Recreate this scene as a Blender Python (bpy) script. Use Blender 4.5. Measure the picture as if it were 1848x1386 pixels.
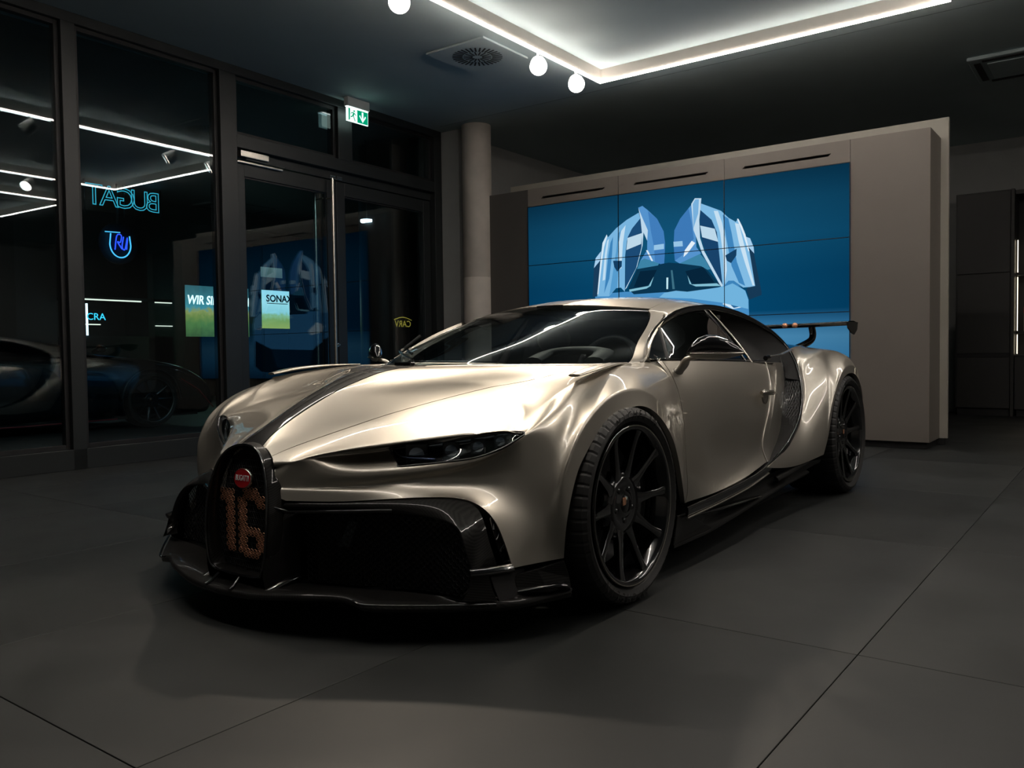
import bpy, bmesh, math, random
from mathutils import Vector, Matrix
import numpy as np
random.seed(4)
for o in list(bpy.data.objects): bpy.data.objects.remove(o)
SC = bpy.context.scene
COL = SC.collection
PI = math.pi

# tuning values
EXPOSURE = 0.75
LED_S = 27.0
SPOT_W = 40.0
SCREEN_S = 0.38
PRINT_S = 0.60
PAINTC = (0.46,0.43,0.375)
# ---------------------------------------------------------------- camera, world, exposure
cd = bpy.data.cameras.new('camera'); cam = bpy.data.objects.new('camera', cd); COL.objects.link(cam)
cd.sensor_fit = 'HORIZONTAL'; cd.sensor_width = 36.0; cd.lens = 1509.85 / 1848 * 36.0
cd.clip_start = 0.05; cd.clip_end = 120
R_ = Vector((0.8036318, 0.59498504, -0.01298944)); U_ = Vector((-0.01081524, 0.03642364, 0.99927791)); F_ = Vector((-0.59502853, 0.80291103, -0.0357061))
M = Matrix((( R_.x, U_.x, -F_.x, 2.36074), (R_.y, U_.y, -F_.y, -2.52015), (R_.z, U_.z, -F_.z, 0.85812), (0, 0, 0, 1)))
cam.matrix_world = M
SC.camera = cam
w = bpy.data.worlds.new('night'); SC.world = w; w.use_nodes = True
w.node_tree.nodes['Background'].inputs[0].default_value = (0.10, 0.16, 0.20, 1)
w.node_tree.nodes['Background'].inputs[1].default_value = 0.006
vs = SC.view_settings
SC.display_settings.display_device = 'sRGB'
vs.view_transform = 'Standard'; vs.look = 'None'; vs.exposure = EXPOSURE; vs.gamma = 1.0; vs.use_curve_mapping = False
SC.cycles.max_bounces = 8; SC.cycles.transparent_max_bounces = 16; SC.cycles.glossy_bounces = 5
SC.cycles.sample_clamp_indirect = 6.0; SC.cycles.caustics_reflective = False; SC.cycles.caustics_refractive = False

# ---------------------------------------------------------------- materials
def lin(c):
    return tuple(((v / 255) / 12.92 if v / 255 <= 0.04045 else ((v / 255 + 0.055) / 1.055) ** 2.4) for v in c)
MATS = {}
def mat(name, col, rough=0.5, metal=0.0, coat=0.0, coat_rough=0.03, noise=0.0, nscale=6.0, bump=0.0, bscale=80.0, spec=0.5, emit=None, estr=0.0, rnoise=0.0):
    if name in MATS: return MATS[name]
    m = bpy.data.materials.new(name); m.use_nodes = True
    nt = m.node_tree; b = nt.nodes['Principled BSDF']
    b.inputs['Base Color'].default_value = (*col, 1); b.inputs['Roughness'].default_value = rough
    b.inputs['Metallic'].default_value = metal; b.inputs['Coat Weight'].default_value = coat
    b.inputs['Coat Roughness'].default_value = coat_rough; b.inputs['Specular IOR Level'].default_value = spec
    tc = nt.nodes.new('ShaderNodeTexCoord')
    if noise or rnoise:
        n = nt.nodes.new('ShaderNodeTexNoise'); n.inputs['Scale'].default_value = nscale; n.inputs['Detail'].default_value = 6
        nt.links.new(tc.outputs['Object'], n.inputs['Vector'])
        if noise:
            r = nt.nodes.new('ShaderNodeValToRGB')
            r.color_ramp.elements[0].position = 0.3; r.color_ramp.elements[1].position = 0.7
            r.color_ramp.elements[0].color = (*[max(0, c * (1 - noise)) for c in col], 1)
            r.color_ramp.elements[1].color = (*[min(1, c * (1 + noise)) for c in col], 1)
            nt.links.new(n.outputs['Fac'], r.inputs['Fac']); nt.links.new(r.outputs['Color'], b.inputs['Base Color'])
        if rnoise:
            mr = nt.nodes.new('ShaderNodeMapRange'); mr.inputs['To Min'].default_value = max(0, rough - rnoise); mr.inputs['To Max'].default_value = min(1, rough + rnoise)
            mr.inputs['From Min'].default_value = 0.3; mr.inputs['From Max'].default_value = 0.7
            nt.links.new(n.outputs['Fac'], mr.inputs['Value']); nt.links.new(mr.outputs['Result'], b.inputs['Roughness'])
    if bump:
        n2 = nt.nodes.new('ShaderNodeTexNoise'); n2.inputs['Scale'].default_value = bscale; n2.inputs['Detail'].default_value = 3
        nt.links.new(tc.outputs['Object'], n2.inputs['Vector'])
        bp = nt.nodes.new('ShaderNodeBump'); bp.inputs['Strength'].default_value = bump; bp.inputs['Distance'].default_value = 0.002
        nt.links.new(n2.outputs['Fac'], bp.inputs['Height']); nt.links.new(bp.outputs['Normal'], b.inputs['Normal'])
    if emit:
        b.inputs['Emission Color'].default_value = (*emit, 1); b.inputs['Emission Strength'].default_value = estr
    MATS[name] = m
    return m

def emis(name, col, s):
    if name in MATS: return MATS[name]
    m = bpy.data.materials.new(name); m.use_nodes = True
    nt = m.node_tree; nt.nodes.clear()
    e = nt.nodes.new('ShaderNodeEmission'); e.inputs[0].default_value = (*col, 1); e.inputs[1].default_value = s
    o = nt.nodes.new('ShaderNodeOutputMaterial'); nt.links.new(e.outputs[0], o.inputs[0])
    MATS[name] = m
    return m

def glass(name, tint, ior=1.5, gloss=1.0):
    if name in MATS: return MATS[name]
    m = bpy.data.materials.new(name); m.use_nodes = True
    nt = m.node_tree; nt.nodes.clear()
    t = nt.nodes.new('ShaderNodeBsdfTransparent'); t.inputs[0].default_value = (*tint, 1)
    g = nt.nodes.new('ShaderNodeBsdfGlossy'); g.inputs['Roughness'].default_value = 0.0; g.inputs[0].default_value = (gloss, gloss, gloss, 1)
    f = nt.nodes.new('ShaderNodeFresnel'); ge = nt.nodes.new('ShaderNodeNewGeometry')
    mr = nt.nodes.new('ShaderNodeMapRange'); mr.inputs['To Min'].default_value = ior; mr.inputs['To Max'].default_value = 1 / ior
    nt.links.new(ge.outputs['Backfacing'], mr.inputs['Value']); nt.links.new(mr.outputs['Result'], f.inputs[0])
    x = nt.nodes.new('ShaderNodeMixShader'); o = nt.nodes.new('ShaderNodeOutputMaterial')
    nt.links.new(f.outputs[0], x.inputs[0]); nt.links.new(t.outputs[0], x.inputs[1]); nt.links.new(g.outputs[0], x.inputs[2]); nt.links.new(x.outputs[0], o.inputs[0])
    MATS[name] = m
    return m

def carbon(name, a, b_, rough=0.25, coat=1.0, scale=260.0, metal=0.0):
    if name in MATS: return MATS[name]
    m = mat(name, a, rough, metal, coat, 0.03, spec=0.12)
    nt = m.node_tree; b = nt.nodes['Principled BSDF']; tc = nt.nodes['Texture Coordinate']
    mp = nt.nodes.new('ShaderNodeMapping'); mp.inputs['Rotation'].default_value = (0.6, 0.7, 0.78); nt.links.new(tc.outputs['Object'], mp.inputs['Vector'])
    wv = nt.nodes.new('ShaderNodeTexWave'); wv.inputs['Scale'].default_value = scale / 6.28; wv.inputs['Distortion'].default_value = 0
    nt.links.new(mp.outputs['Vector'], wv.inputs['Vector'])
    r = nt.nodes.new('ShaderNodeValToRGB'); r.color_ramp.elements[0].color = (*a, 1); r.color_ramp.elements[1].color = (*b_, 1)
    nt.links.new(wv.outputs['Fac'], r.inputs['Fac']); nt.links.new(r.outputs['Color'], b.inputs['Base Color'])
    return m

# ---------------------------------------------------------------- mesh helpers
class MB:
    def __init__(s): s.v = []; s.f = []; s.mi = []
    def add(s, vs, fs, mi=0):
        k = len(s.v); s.v += [tuple(p) for p in vs]; s.f += [tuple(i + k for i in f) for f in fs]; s.mi += [mi] * len(fs)
        return s
    def box(s, a, b, mi=0):
        x0, y0, z0 = a; x1, y1, z1 = b
        if x0 > x1: x0, x1 = x1, x0
        if y0 > y1: y0, y1 = y1, y0
        if z0 > z1: z0, z1 = z1, z0
        return s.add([(x0, y0, z0), (x1, y0, z0), (x1, y1, z0), (x0, y1, z0), (x0, y0, z1), (x1, y0, z1), (x1, y1, z1), (x0, y1, z1)],
              [(0, 3, 2, 1), (4, 5, 6, 7), (0, 1, 5, 4), (1, 2, 6, 5), (2, 3, 7, 6), (3, 0, 4, 7)], mi)
    def grid(s, rows, mi=0, flip=False, closed=False):
        n = len(rows[0]); vs = [p for r in rows for p in r]; fs = []
        for i in range(len(rows) - 1):
            for j in range(n if closed else n - 1):
                a, b, c, d = i * n + j, i * n + (j + 1) % n, (i + 1) * n + (j + 1) % n, (i + 1) * n + j
                fs.append((a, d, c, b) if flip else (a, b, c, d))
        return s.add(vs, fs, mi)
    def tube(s, path, rad, n=8, mi=0, closed=False, caps=True, flat=None, up=None):
        P = [Vector(p) for p in path]; L = len(P); rings = []; prev = None
        for i, p in enumerate(P):
            t = (P[(i + 1) % L] - P[i - 1]) if closed else (P[min(i + 1, L - 1)] - P[max(i - 1, 0)])
            t.normalize()
            if up is not None:
                u = Vector(up[i]) if isinstance(up, list) else Vector(up)
                a = u - t * u.dot(t)
                if a.length < 1e-6: a = t.orthogonal()
            elif prev is None: a = t.orthogonal()
            else: a = prev - t * prev.dot(t)
            a.normalize(); prev = a; b = t.cross(a)
            r = rad[i] if isinstance(rad, (list, tuple)) else rad
            ra, rb = (r, r) if flat is None else (r * flat[0], r * flat[1])
            rings.append([p + a * (ra * math.cos(2 * PI * k / n)) + b * (rb * math.sin(2 * PI * k / n)) for k in range(n)])
        if closed: rings.append(rings[0])
        s.grid(rings, mi, closed=True, flip=False)
        if caps and not closed:
            for ring, fl in ((rings[0], False), (rings[-1], True)):
                c = sum(ring, Vector()) / n
                s.add([c] + ring, [((0, k + 1, (k + 1) % n + 1) if fl else (0, (k + 1) % n + 1, k + 1)) for k in range(n)], mi)
        return s
    def lathe(s, prof, n=32, mi=0, axis='X', c=(0, 0, 0)):
        rows = []
        for k in range(n):
            a = 2 * PI * k / n; row = []
            for (r, h) in prof:
                y, z = r * math.cos(a), r * math.sin(a)
                p = {'X': (h, y, z), 'Y': (y, h, z), 'Z': (y, z, h)}[axis]
                row.append((p[0] + c[0], p[1] + c[1], p[2] + c[2]))
            rows.append(row)
        rows.append(rows[0])
        return s.grid(rows, mi)
    def poly(s, pts, mi=0): return s.add(pts, [tuple(range(len(pts)))], mi)
    def prism(s, pts, off, mi=0):
        n = len(pts); q = [tuple(Vector(p) + Vector(off)) for p in pts]
        return s.add(list(pts) + q, [tuple(range(n))[::-1], tuple(range(n, 2 * n))] + [(i, (i + 1) % n, n + (i + 1) % n, n + i) for i in range(n)], mi)
    def build(s, name, m, parent=None, smooth=False, kind=None, weld=False, fixn=True, bevel=0, sub=0, auto=None):
        me = bpy.data.meshes.new(name); me.from_pydata(s.v, [], s.f)
        ms = m if isinstance(m, (list, tuple)) else [m]
        for x in ms: me.materials.append(x)
        if len(ms) > 1: me.polygons.foreach_set('material_index', s.mi)
        if weld or fixn:
            bm = bmesh.new(); bm.from_mesh(me)
            if weld: bmesh.ops.remove_doubles(bm, verts=bm.verts, dist=1e-5)
            if fixn: bmesh.ops.recalc_face_normals(bm, faces=bm.faces)
            bm.to_mesh(me); bm.free()
        o = bpy.data.objects.new(name, me); COL.objects.link(o)
        if smooth: me.shade_smooth()
        if auto is not None:
            me.shade_smooth(); me.set_sharp_from_angle(angle=math.radians(auto))
        if bevel:
            md = o.modifiers.new('bevel', 'BEVEL'); md.width = bevel; md.segments = 2; md.limit_method = 'ANGLE'
        if sub:
            md = o.modifiers.new('sub', 'SUBSURF'); md.levels = md.render_levels = sub
        if parent is not None: o.parent = parent
        if kind: o['kind'] = kind
        return o
def empty(name, loc=(0, 0, 0), rz=0.0):
    o = bpy.data.objects.new(name, None); COL.objects.link(o); o.location = loc; o.rotation_euler = (0, 0, rz); o.empty_display_size = 0.1
    return o
def tag(o, label, cat, group=None):
    o['label'] = label; o['category'] = cat
    if group: o['group'] = group
    return o
def struct(o): o['kind'] = 'structure'; return o
def crom(P, n, closed=False):
    P = [Vector(p) for p in P]; L = len(P); out = []
    for i in range(L if closed else L - 1):
        g = (lambda k: P[k % L]) if closed else (lambda k: P[max(0, min(L - 1, k))])
        a, b, c, d = g(i - 1), g(i), g(i + 1), g(i + 2)
        for k in range(n):
            t = k / n
            out.append(0.5 * ((2 * b) + (c - a) * t + (2 * a - 5 * b + 4 * c - d) * t * t + (3 * b - a - 3 * c + d) * t ** 3))
    if not closed: out.append(P[-1].copy())
    return out
def resamp(P, n):
    P = [Vector(p) for p in P]; d = [0]
    for i in range(1, len(P)): d.append(d[-1] + (P[i] - P[i - 1]).length)
    out = []; j = 0
    for k in range(n):
        t = d[-1] * k / (n - 1)
        while j < len(P) - 2 and d[j + 1] < t: j += 1
        s_ = (t - d[j]) / max(1e-9, d[j + 1] - d[j]); out.append(P[j].lerp(P[j + 1], min(1, max(0, s_))))
    return out
def copy_tree(o, parent=None):
    c = o.copy(); COL.objects.link(c)
    if parent is not None: c.parent = parent
    for ch in list(o.children): copy_tree(ch, c)
    return c
def text_mesh(name, s, size, m, ext=0.0, bevel=0.0, outline=False, align='CENTER', bold=0.0):
    cu = bpy.data.curves.new(name, 'FONT'); cu.body = s; cu.size = size; cu.align_x = align; cu.align_y = 'CENTER'
    cu.extrude = ext; cu.resolution_u = 3; cu.offset = bold
    if outline: cu.fill_mode = 'NONE'; cu.bevel_depth = bevel; cu.bevel_resolution = 1
    o = bpy.data.objects.new(name, cu); COL.objects.link(o)
    dg = bpy.context.evaluated_depsgraph_get(); me = bpy.data.meshes.new_from_object(o.evaluated_get(dg))
    bpy.data.objects.remove(o); me.materials.clear(); me.materials.append(m)
    o2 = bpy.data.objects.new(name, me); COL.objects.link(o2)
    return o2
def xform(o, Mx): o.data.transform(Mx); o.data.update(); return o

SCREENPOLY = [((70,140,195),[(-2269,1464),(-2101,1489),(-1899,1494),(-1327,1473),(-840,1472),(-713,1510),(-609,1434),(-578,1347),(-569,1058),(-673,909),(-2056,843),(-2261,992)]),((8,32,52),[(-2233,1126),(-1904,951),(-994,976),(-610,1109),(-591,728),(-727,647),(-2059,565),(-2225,710)]),((14,52,80),[(-1904,951),(-994,976),(-1106,708),(-1833,665)]),((205,228,245),[(-2193,1281),(-2013,1340),(-1828,1223),(-1878,1159),(-2155,1202)]),((205,228,245),[(-841,1319),(-672,1367),(-615,1329),(-630,1280),(-735,1264)]),((40,100,150),[(-756,1305),(-630,1325),(-635,1290),(-724,1274)]),((25,60,90),[(-2301,1460),(-2281,1767),(-2200,1839),(-2243,1463)]),((165,205,235),[(-2281,1767),(-2258,1872),(-2192,1939),(-2206,1840)]),((120,180,222),[(-2243,1463),(-2192,1917),(-2165,2037),(-2120,2110),(-2107,2078),(-2005,2165),(-1880,2239),(-1739,2298),(-1721,2233),(-1820,2136),(-1880,2022),(-1902,1871),(-1909,1495),(-1955,1541),(-2011,1539),(-2098,1457)]),((60,130,185),[(-2158,1492),(-2103,1887),(-2076,2018),(-2044,2081),(-2059,1884),(-2093,1643)]),((85,155,205),[(-2095,1466),(-2008,1924),(-1987,2108),(-1943,2137),(-1970,1899),(-1999,1549)]),((190,220,240),[(-2176,1626),(-2145,1913),(-2117,2043),(-2092,2063),(-2122,1889),(-2144,1635)]),((195,222,240),[(-1991,1725),(-1982,1987),(-1949,2127),(-1893,2186),(-1926,2004),(-1947,1743)]),((210,232,246),[(-2200,1839),(-2172,2026),(-2120,2110),(-2112,2093),(-2153,1980),(-2179,1827),(-2229,1484),(-2242,1485)]),((20,62,98),[(-2046,1828),(-1940,1820),(-1944,1760),(-1997,1709),(-2032,1761)]),((28,74,116),[(-1721,2239),(-1820,2141),(-1869,2059),(-1889,1936),(-1905,1522),(-1774,1747),(-1709,1958),(-1701,2092)]),((188,215,232),[(-1870,2051),(-1701,2086),(-1714,1975),(-1887,1927)]),((84,146,204),[(-1745,2349),(-1696,2362),(-1639,2315),(-1531,2213),(-1459,2079),(-1444,1961),(-1449,1835),(-1457,1735),(-1511,1760),(-1677,1823),(-1725,1803),(-1646,1904),(-1641,2107),(-1691,2220)]),((64,124,186),[(-1634,2304),(-1531,2213),(-1459,2079),(-1444,1961),(-1449,1835),(-1457,1735),(-1558,1780),(-1568,1930),(-1603,2104)]),((150,195,228),[(-1568,1949),(-1456,1954),(-1456,1901),(-1569,1898)]),((186,214,234),[(-1742,2343),(-1688,2219),(-1636,2107),(-1644,2001),(-1686,2090),(-1697,1957),(-1762,1747),(-1887,1532),(-1909,1517),(-1774,1731),(-1709,1942),(-1703,2081),(-1719,2233)]),((220,236,246),[(-1658,1905),(-1638,1904),(-1579,1792),(-1596,1785)]),((22,56,84),[(-587,1865),(-526,1791),(-451,1415),(-451,1385),(-568,1347),(-599,1448),(-527,1504)]),((165,205,235),[(-607,1947),(-561,1927),(-526,1840),(-521,1780),(-577,1845)]),((128,186,226),[(-1053,2311),(-848,2217),(-774,2143),(-700,2095),(-679,2123),(-654,2080),(-607,1966),(-567,1804),(-512,1473),(-568,1466),(-630,1465),(-723,1536),(-776,1539),(-817,1455),(-835,1492),(-871,1829),(-891,2014),(-945,2141),(-1064,2251)]),((196,222,240),[(-923,2225),(-880,2220),(-837,2099),(-806,1945),(-791,1641),(-819,1481),(-828,1785),(-859,2011)]),((62,132,188),[(-832,2179),(-774,2133),(-743,1999),(-691,1714),(-609,1479),(-671,1512),(-744,1678),(-796,1944)]),((200,225,242),[(-709,2086),(-669,2072),(-628,1909),(-567,1665),(-517,1478),(-537,1479),(-608,1688),(-670,1892)]),((220,236,248),[(-688,2124),(-674,2122),(-638,2049),(-605,1966),(-567,1804),(-577,1805),(-628,1968)]),((20,62,98),[(-807,1784),(-693,1839),(-696,1775),(-749,1706),(-791,1732)]),((24,66,106),[(-1062,2246),(-950,2142),(-893,2019),(-871,1829),(-840,1492),(-947,1713),(-1033,1904),(-1065,2051)]),((186,214,232),[(-1065,2097),(-913,2051),(-878,1921),(-1044,1982)]),((84,146,204),[(-1158,2308),(-1124,2355),(-1105,1890),(-1055,1824),(-1285,1743),(-1337,1774),(-1349,1932),(-1340,2078),(-1277,2186),(-1186,2280)]),((60,120,182),[(-1277,2186),(-1186,2280),(-1153,2132),(-1132,1975),(-1256,1820),(-1337,1774),(-1349,1932),(-1340,2078)]),((150,195,228),[(-1351,1964),(-1253,1963),(-1249,1911),(-1347,1913)]),((225,238,248),[(-1243,1803),(-1228,1869),(-1154,1956),(-1116,1932),(-1200,1836)]),((190,217,236),[(-1157,2318),(-1119,2370),(-1050,2362),(-1062,2246),(-1073,2154),(-1066,1979),(-1022,1842),(-835,1502),(-835,1482),(-856,1493),(-1044,1823),(-1099,1972),(-1134,2058),(-1147,2204)]),((120,176,220),[(-1141,2316),(-1113,2359),(-1075,2355),(-1084,2217),(-1134,2078)]),((10,52,78),[(-1868,1520),(-1762,1720),(-1677,1735),(-1511,1750),(-1406,1760),(-1291,1744),(-1056,1699),(-990,1655),(-851,1493),(-1090,1450),(-1466,1465),(-1801,1462)]),((60,130,165),[(-1725,1803),(-1677,1823),(-1511,1760),(-1523,1740),(-1762,1720)]),((60,130,165),[(-1285,1743),(-1066,1820),(-1012,1759),(-958,1663),(-990,1660),(-1056,1699)]),((6,36,58),[(-1800,1538),(-1726,1695),(-1535,1698),(-1607,1569),(-1679,1525)]),((6,36,58),[(-1223,1661),(-1034,1689),(-915,1527),(-1123,1524),(-1179,1564)]),((130,190,210),[(-1856,1514),(-1631,1539),(-1571,1631),(-1607,1537),(-1655,1513),(-1850,1491)]),((130,190,210),[(-1201,1618),(-1157,1526),(-893,1521),(-851,1493),(-1112,1503),(-1179,1533)]),((190,230,240),[(-1430,1611),(-1409,1610),(-1412,1494),(-1431,1495)]),((60,110,130),[(-1381,1682),(-1362,1681),(-1338,1490),(-1364,1491)]),((112,178,220),[(-1513,1414),(-1454,1459),(-1327,1473),(-1202,1456),(-883,1479),(-734,1511),(-609,1434),(-578,1347),(-579,1258),(-841,1330),(-1158,1386)]),((60,130,185),[(-829,1481),(-776,1539),(-723,1536),(-640,1470),(-734,1511)])]
# ---------------------------------------------------------------- materials used by the room
TILE = [mat('floor_tile_%d' % i, c, 0.5, 0, noise=0.22, nscale=1.7, bump=0.12, bscale=9, rnoise=0.07, spec=0.3) for i, c in enumerate([(0.027, 0.029, 0.029), (0.022, 0.024, 0.024), (0.030, 0.032, 0.0315)])]
GROUT = mat('grout', (0.018, 0.018, 0.018), 0.9, noise=0.2)
CEIL = mat('ceiling_paint', (0.48, 0.58, 0.60), 0.75, noise=0.03, nscale=2)
PLASTER = mat('plaster', (0.30, 0.305, 0.30), 0.8, noise=0.05, nscale=3, bump=0.05)
CONC = mat('concrete', (0.46, 0.42, 0.375), 0.75, noise=0.10, nscale=5, bump=0.15, bscale=30)
FRAME = mat('anthracite_frame', (0.013, 0.0160, 0.0165), 0.42, noise=0.06, nscale=4)
GASKET = mat('black_gasket', (0.006, 0.006, 0.007), 0.5, noise=0.1)
WGLASS = glass('window_glass', (0.70, 0.84, 0.88), 1.65, 0.8)
STEEL = mat('brushed_steel', (0.55, 0.52, 0.46), 0.28, 1.0, noise=0.08, nscale=20)
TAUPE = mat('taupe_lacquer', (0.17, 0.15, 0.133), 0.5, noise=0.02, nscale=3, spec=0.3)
LIGHTBOARD = mat('light_edge_board', (0.34, 0.32, 0.275), 0.55, noise=0.03)
WHITEW = mat('white_wall', (0.62, 0.62, 0.60), 0.8, noise=0.02)
BLACK = mat('black_matte', (0.008, 0.008, 0.009), 0.6, noise=0.1)
DARKCAB = mat('dark_cabinet', (0.028, 0.0275, 0.026), 0.5, noise=0.05, nscale=3)
WHITE = mat('white_plastic', (0.70, 0.70, 0.68), 0.45, noise=0.02)
ALU = mat('led_profile_aluminium', (0.60, 0.55, 0.50), 0.5, 0.0, noise=0.03)
LED = emis('led_diffuser', (1.0, 0.90, 0.81), LED_S)
LEDW = emis('shelf_led', (1.0, 0.86, 0.62), 2.5)
DISC = emis('spot_lens', (1.0, 0.90, 0.78), 30.0)

# ---------------------------------------------------------------- floor of large tiles
fl = MB().box((-4.6, -7, -0.10), (9, 12, -0.004)).build('floor', GROUT); struct(fl)
tcache = {}
TX, TY, TX0, TY0 = 1.06, 1.53, 1.75, -0.08
for i in range(-6, 5):
    for j in range(-4, 8):
        x0 = TX0 + i * TX; y0 = TY0 + j * TY; x1 = x0 + TX; y1 = y0 + TY
        x0 = max(x0, -4.5); x1 = min(x1, 6.6)
        k = random.choice([0, 0, 1, 2]) if i != 0 else 1
        if x1 - x0 < 0.05: continue
        key = (k, round(x1 - x0, 3))
        if key not in tcache:
            a, b = (x1 - x0) / 2 - 0.0015, TY / 2 - 0.0015
            mb = MB().add([(-a, -b, -0.004), (a, -b, -0.004), (a, b, -0.004), (-a, b, -0.004), (-a, -b, -0.0008), (a, -b, -0.0008), (a, b, -0.0008), (-a, b, -0.0008),
                      (-a + .001, -b + .001, 0), (a - .001, -b + .001, 0), (a - .001, b - .001, 0), (-a + .001, b - .001, 0)],
                     [(8, 9, 10, 11), (0, 1, 5, 4), (1, 2, 6, 5), (2, 3, 7, 6), (3, 0, 4, 7), (4, 5, 9, 8), (5, 6, 10, 9), (6, 7, 11, 10), (7, 4, 8, 11)])
            t = mb.build('tile', TILE[k], fl); tcache[key] = t
        else:
            t = tcache[key].copy(); COL.objects.link(t); t.parent = fl
        t.location = ((x0 + x1) / 2, (y0 + y1) / 2, 0)

# ---------------------------------------------------------------- ceiling and walls
ZC = 3.54
ce = MB().box((-4.7, -7, ZC), (9, 12, ZC + 0.12)).build('ceiling', CEIL); struct(ce)
struct(MB().box((-4.62, 5.19, 0), (-4.1, 5.75, ZC)).build('wall_corner', PLASTER))
struct(MB().box((-4.6, 5.75, 0), (-4.28, 10.2, ZC)).build('wall_left', PLASTER))
struct(MB().box((-4.6, 10.005, 0), (9, 10.2, ZC)).build('wall_back', PLASTER))
struct(MB().box((8.8, -7, 0), (9, 10.0, ZC)).build('wall_right', WHITEW))
struct(MB().box((-4.6, -7.0, 0), (8.8, -6.8, ZC)).build('wall_front', WHITEW))
# round concrete column
pr = [(0.172, 0.0), (0.172, 1.76), (0.1705, 1.762), (0.1705, 1.766), (0.172, 1.768), (0.172, ZC)]
pc = MB().lathe(pr, 48, axis='Z', c=(-3.86, 5.23, 0)).build('pillar', CONC, auto=40); struct(pc)
MB().box((-3.697, 5.21, 0.0), (-3.69, 5.222, ZC)).build('seam', PLASTER, pc)

# ---------------------------------------------------------------- glazed front (turned slightly)
WM = Matrix.Translation((-4.36, 2.5, 0)) @ Matrix.Rotation(0.0245, 4, 'Z') @ Matrix.Translation((4.36, -2.5, 0))
WX = -4.36
def wobj(mb, name, m, parent=None, bevel=0.003): 
    o = mb.build(name, m, parent, bevel=bevel); xform(o, WM); return o
def mull(name, y0, y1, z0, z1, parent=None, d0=-0.10, d1=0.07):
    return wobj(MB().box((WX + d0, y0, z0), (WX + d1, y1, z1)), name, FRAME, parent)
def fixed_window(name, y0, y1, z0, z1, head=None):
    o = struct(wobj(MB().box((WX - 0.012, y0 + 0.03, z0 + 0.03), (WX + 0.012, y1 - 0.03, z1 - 0.03)), name, WGLASS, bevel=0))
    for k, (a, b) in enumerate((((WX - 0.03, y0, z0), (WX + 0.03, y0 + 0.035, z1)), ((WX - 0.03, y1 - 0.035, z0), (WX + 0.03, y1, z1)),
                 ((WX - 0.03, y0 + 0.035, z0), (WX + 0.03, y1 - 0.035, z0 + 0.035)), ((WX - 0.03, y0 + 0.035, z1 - 0.035), (WX + 0.03, y1 - 0.035, z1)))):
        wobj(MB().box(a, b), 'glazing_bead', GASKET, o, 0.002)
    return o
fixed_window('window_1', -2.2, 0.655, 0.16, 3.46)
fixed_window('window_2', 0.765, 2.065, 0.16, 3.46)
fixed_window('window_3', 2.24, 3.50, 2.92, 3.46)
fixed_window('window_4', 3.70, 5.04, 2.92, 3.46)
trims = [(-4.9, -2.2, 0, ZC), (0.655, 0.765, 0, 3.46), (2.065, 2.24, 0, 3.46), (3.50, 3.70, 2.92, 3.46), (5.04, 5.17, 0, 3.46), (-2.2, 5.17, 3.46, ZC), (2.24, 5.04, 2.80, 2.92), (-2.2, 2.065, 0.0, 0.16)]
for n, (y0, y1, z0, z1) in enumerate(trims, 1):
    struct(mull('trim_%d' % n, y0, y1, z0, z1))
struct(wobj(MB().box((WX - 0.03, -6.8, 0), (WX + 0.03, -4.9, ZC)), 'wall_side', FRAME))
def leaf(name, y0, y1, hinge):
    o = struct(wobj(MB().box((WX - 0.05, y0 + 0.11, 0.20), (WX - 0.03, y1 - 0.11, 2.58)), name, WGLASS, bevel=0))
    yc_ = (y0 + y1) / 2; xform(o, Matrix.Translation((WX - .04, yc_, 0)) @ Matrix.Rotation(-0.028, 4, 'Z') @ Matrix.Translation((.04 - WX, -yc_, 0)))
    for a, b in (((y0, 0.02), (y0 + 0.12, 2.70)), ((y1 - 0.12, 0.02), (y1, 2.70)), ((y0 + 0.12, 0.02), (y1 - 0.12, 0.22)), ((y0 + 0.12, 2.56), (y1 - 0.12, 2.70))):
        wobj(MB().box((WX - 0.075, a[0], a[1]), (WX - 0.005, b[0], b[1])), 'leaf_frame', FRAME, o, 0.003)
    for a, b in (((y0 + 0.12, 0.22), (y0 + 0.135, 2.56)), ((y1 - 0.135, 0.22), (y1 - 0.12, 2.56)), ((y0 + 0.135, 2.545), (y1 - 0.135, 2.56))):
        wobj(MB().box((WX - 0.06, a[0], a[1]), (WX - 0.02, b[0], b[1])), 'gasket', GASKET, o, 0.001)
    return o
d1 = leaf('door_1', 2.25, 3.515, 0); d2 = leaf('door_2', 3.525, 5.03, 1)
struct(mull('trim_9', 2.24, 5.04, 2.71, 2.80, d0=-0.10, d1=0.0))
for x, y, z1, nm in ((WX + 0.075, 3.40, 2.70, 'pull_bar'), (WX - 0.15, 3.36, 2.70, 'pull_bar')):
    mb = MB().tube([(x, y, 0.25), (x, y, z1)], 0.016, 14)
    wobj(mb, nm, STEEL, d1, 0).data.shade_smooth()
    for z in (0.45, 2.5): wobj(MB().tube([(x, y, z), (WX - 0.03, y, z)], 0.009, 8), 'standoff', STEEL, d1, 0)
lk = wobj(MB().lathe([(0.0, WX + 0.022), (0.018, WX + 0.022), (0.026, WX + 0.012), (0.028, WX - 0.006)], 20, axis='X', c=(0, 3.485, 0.98)), 'lock', STEEL, d1, 0)
wobj(MB().box((WX + 0.02, 3.478, 0.972), (WX + 0.05, 3.492, 0.988)), 'lock_knob', STEEL, lk)
for y in (3.44, 3.535):
    for z in (2.722, 2.742): wobj(MB().box((WX - 0.004, y, z), (WX + 0.006, y + 0.07, z + 0.010)), 'hinge_plate', STEEL, d1 if y < 3.5 else d2)
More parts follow.
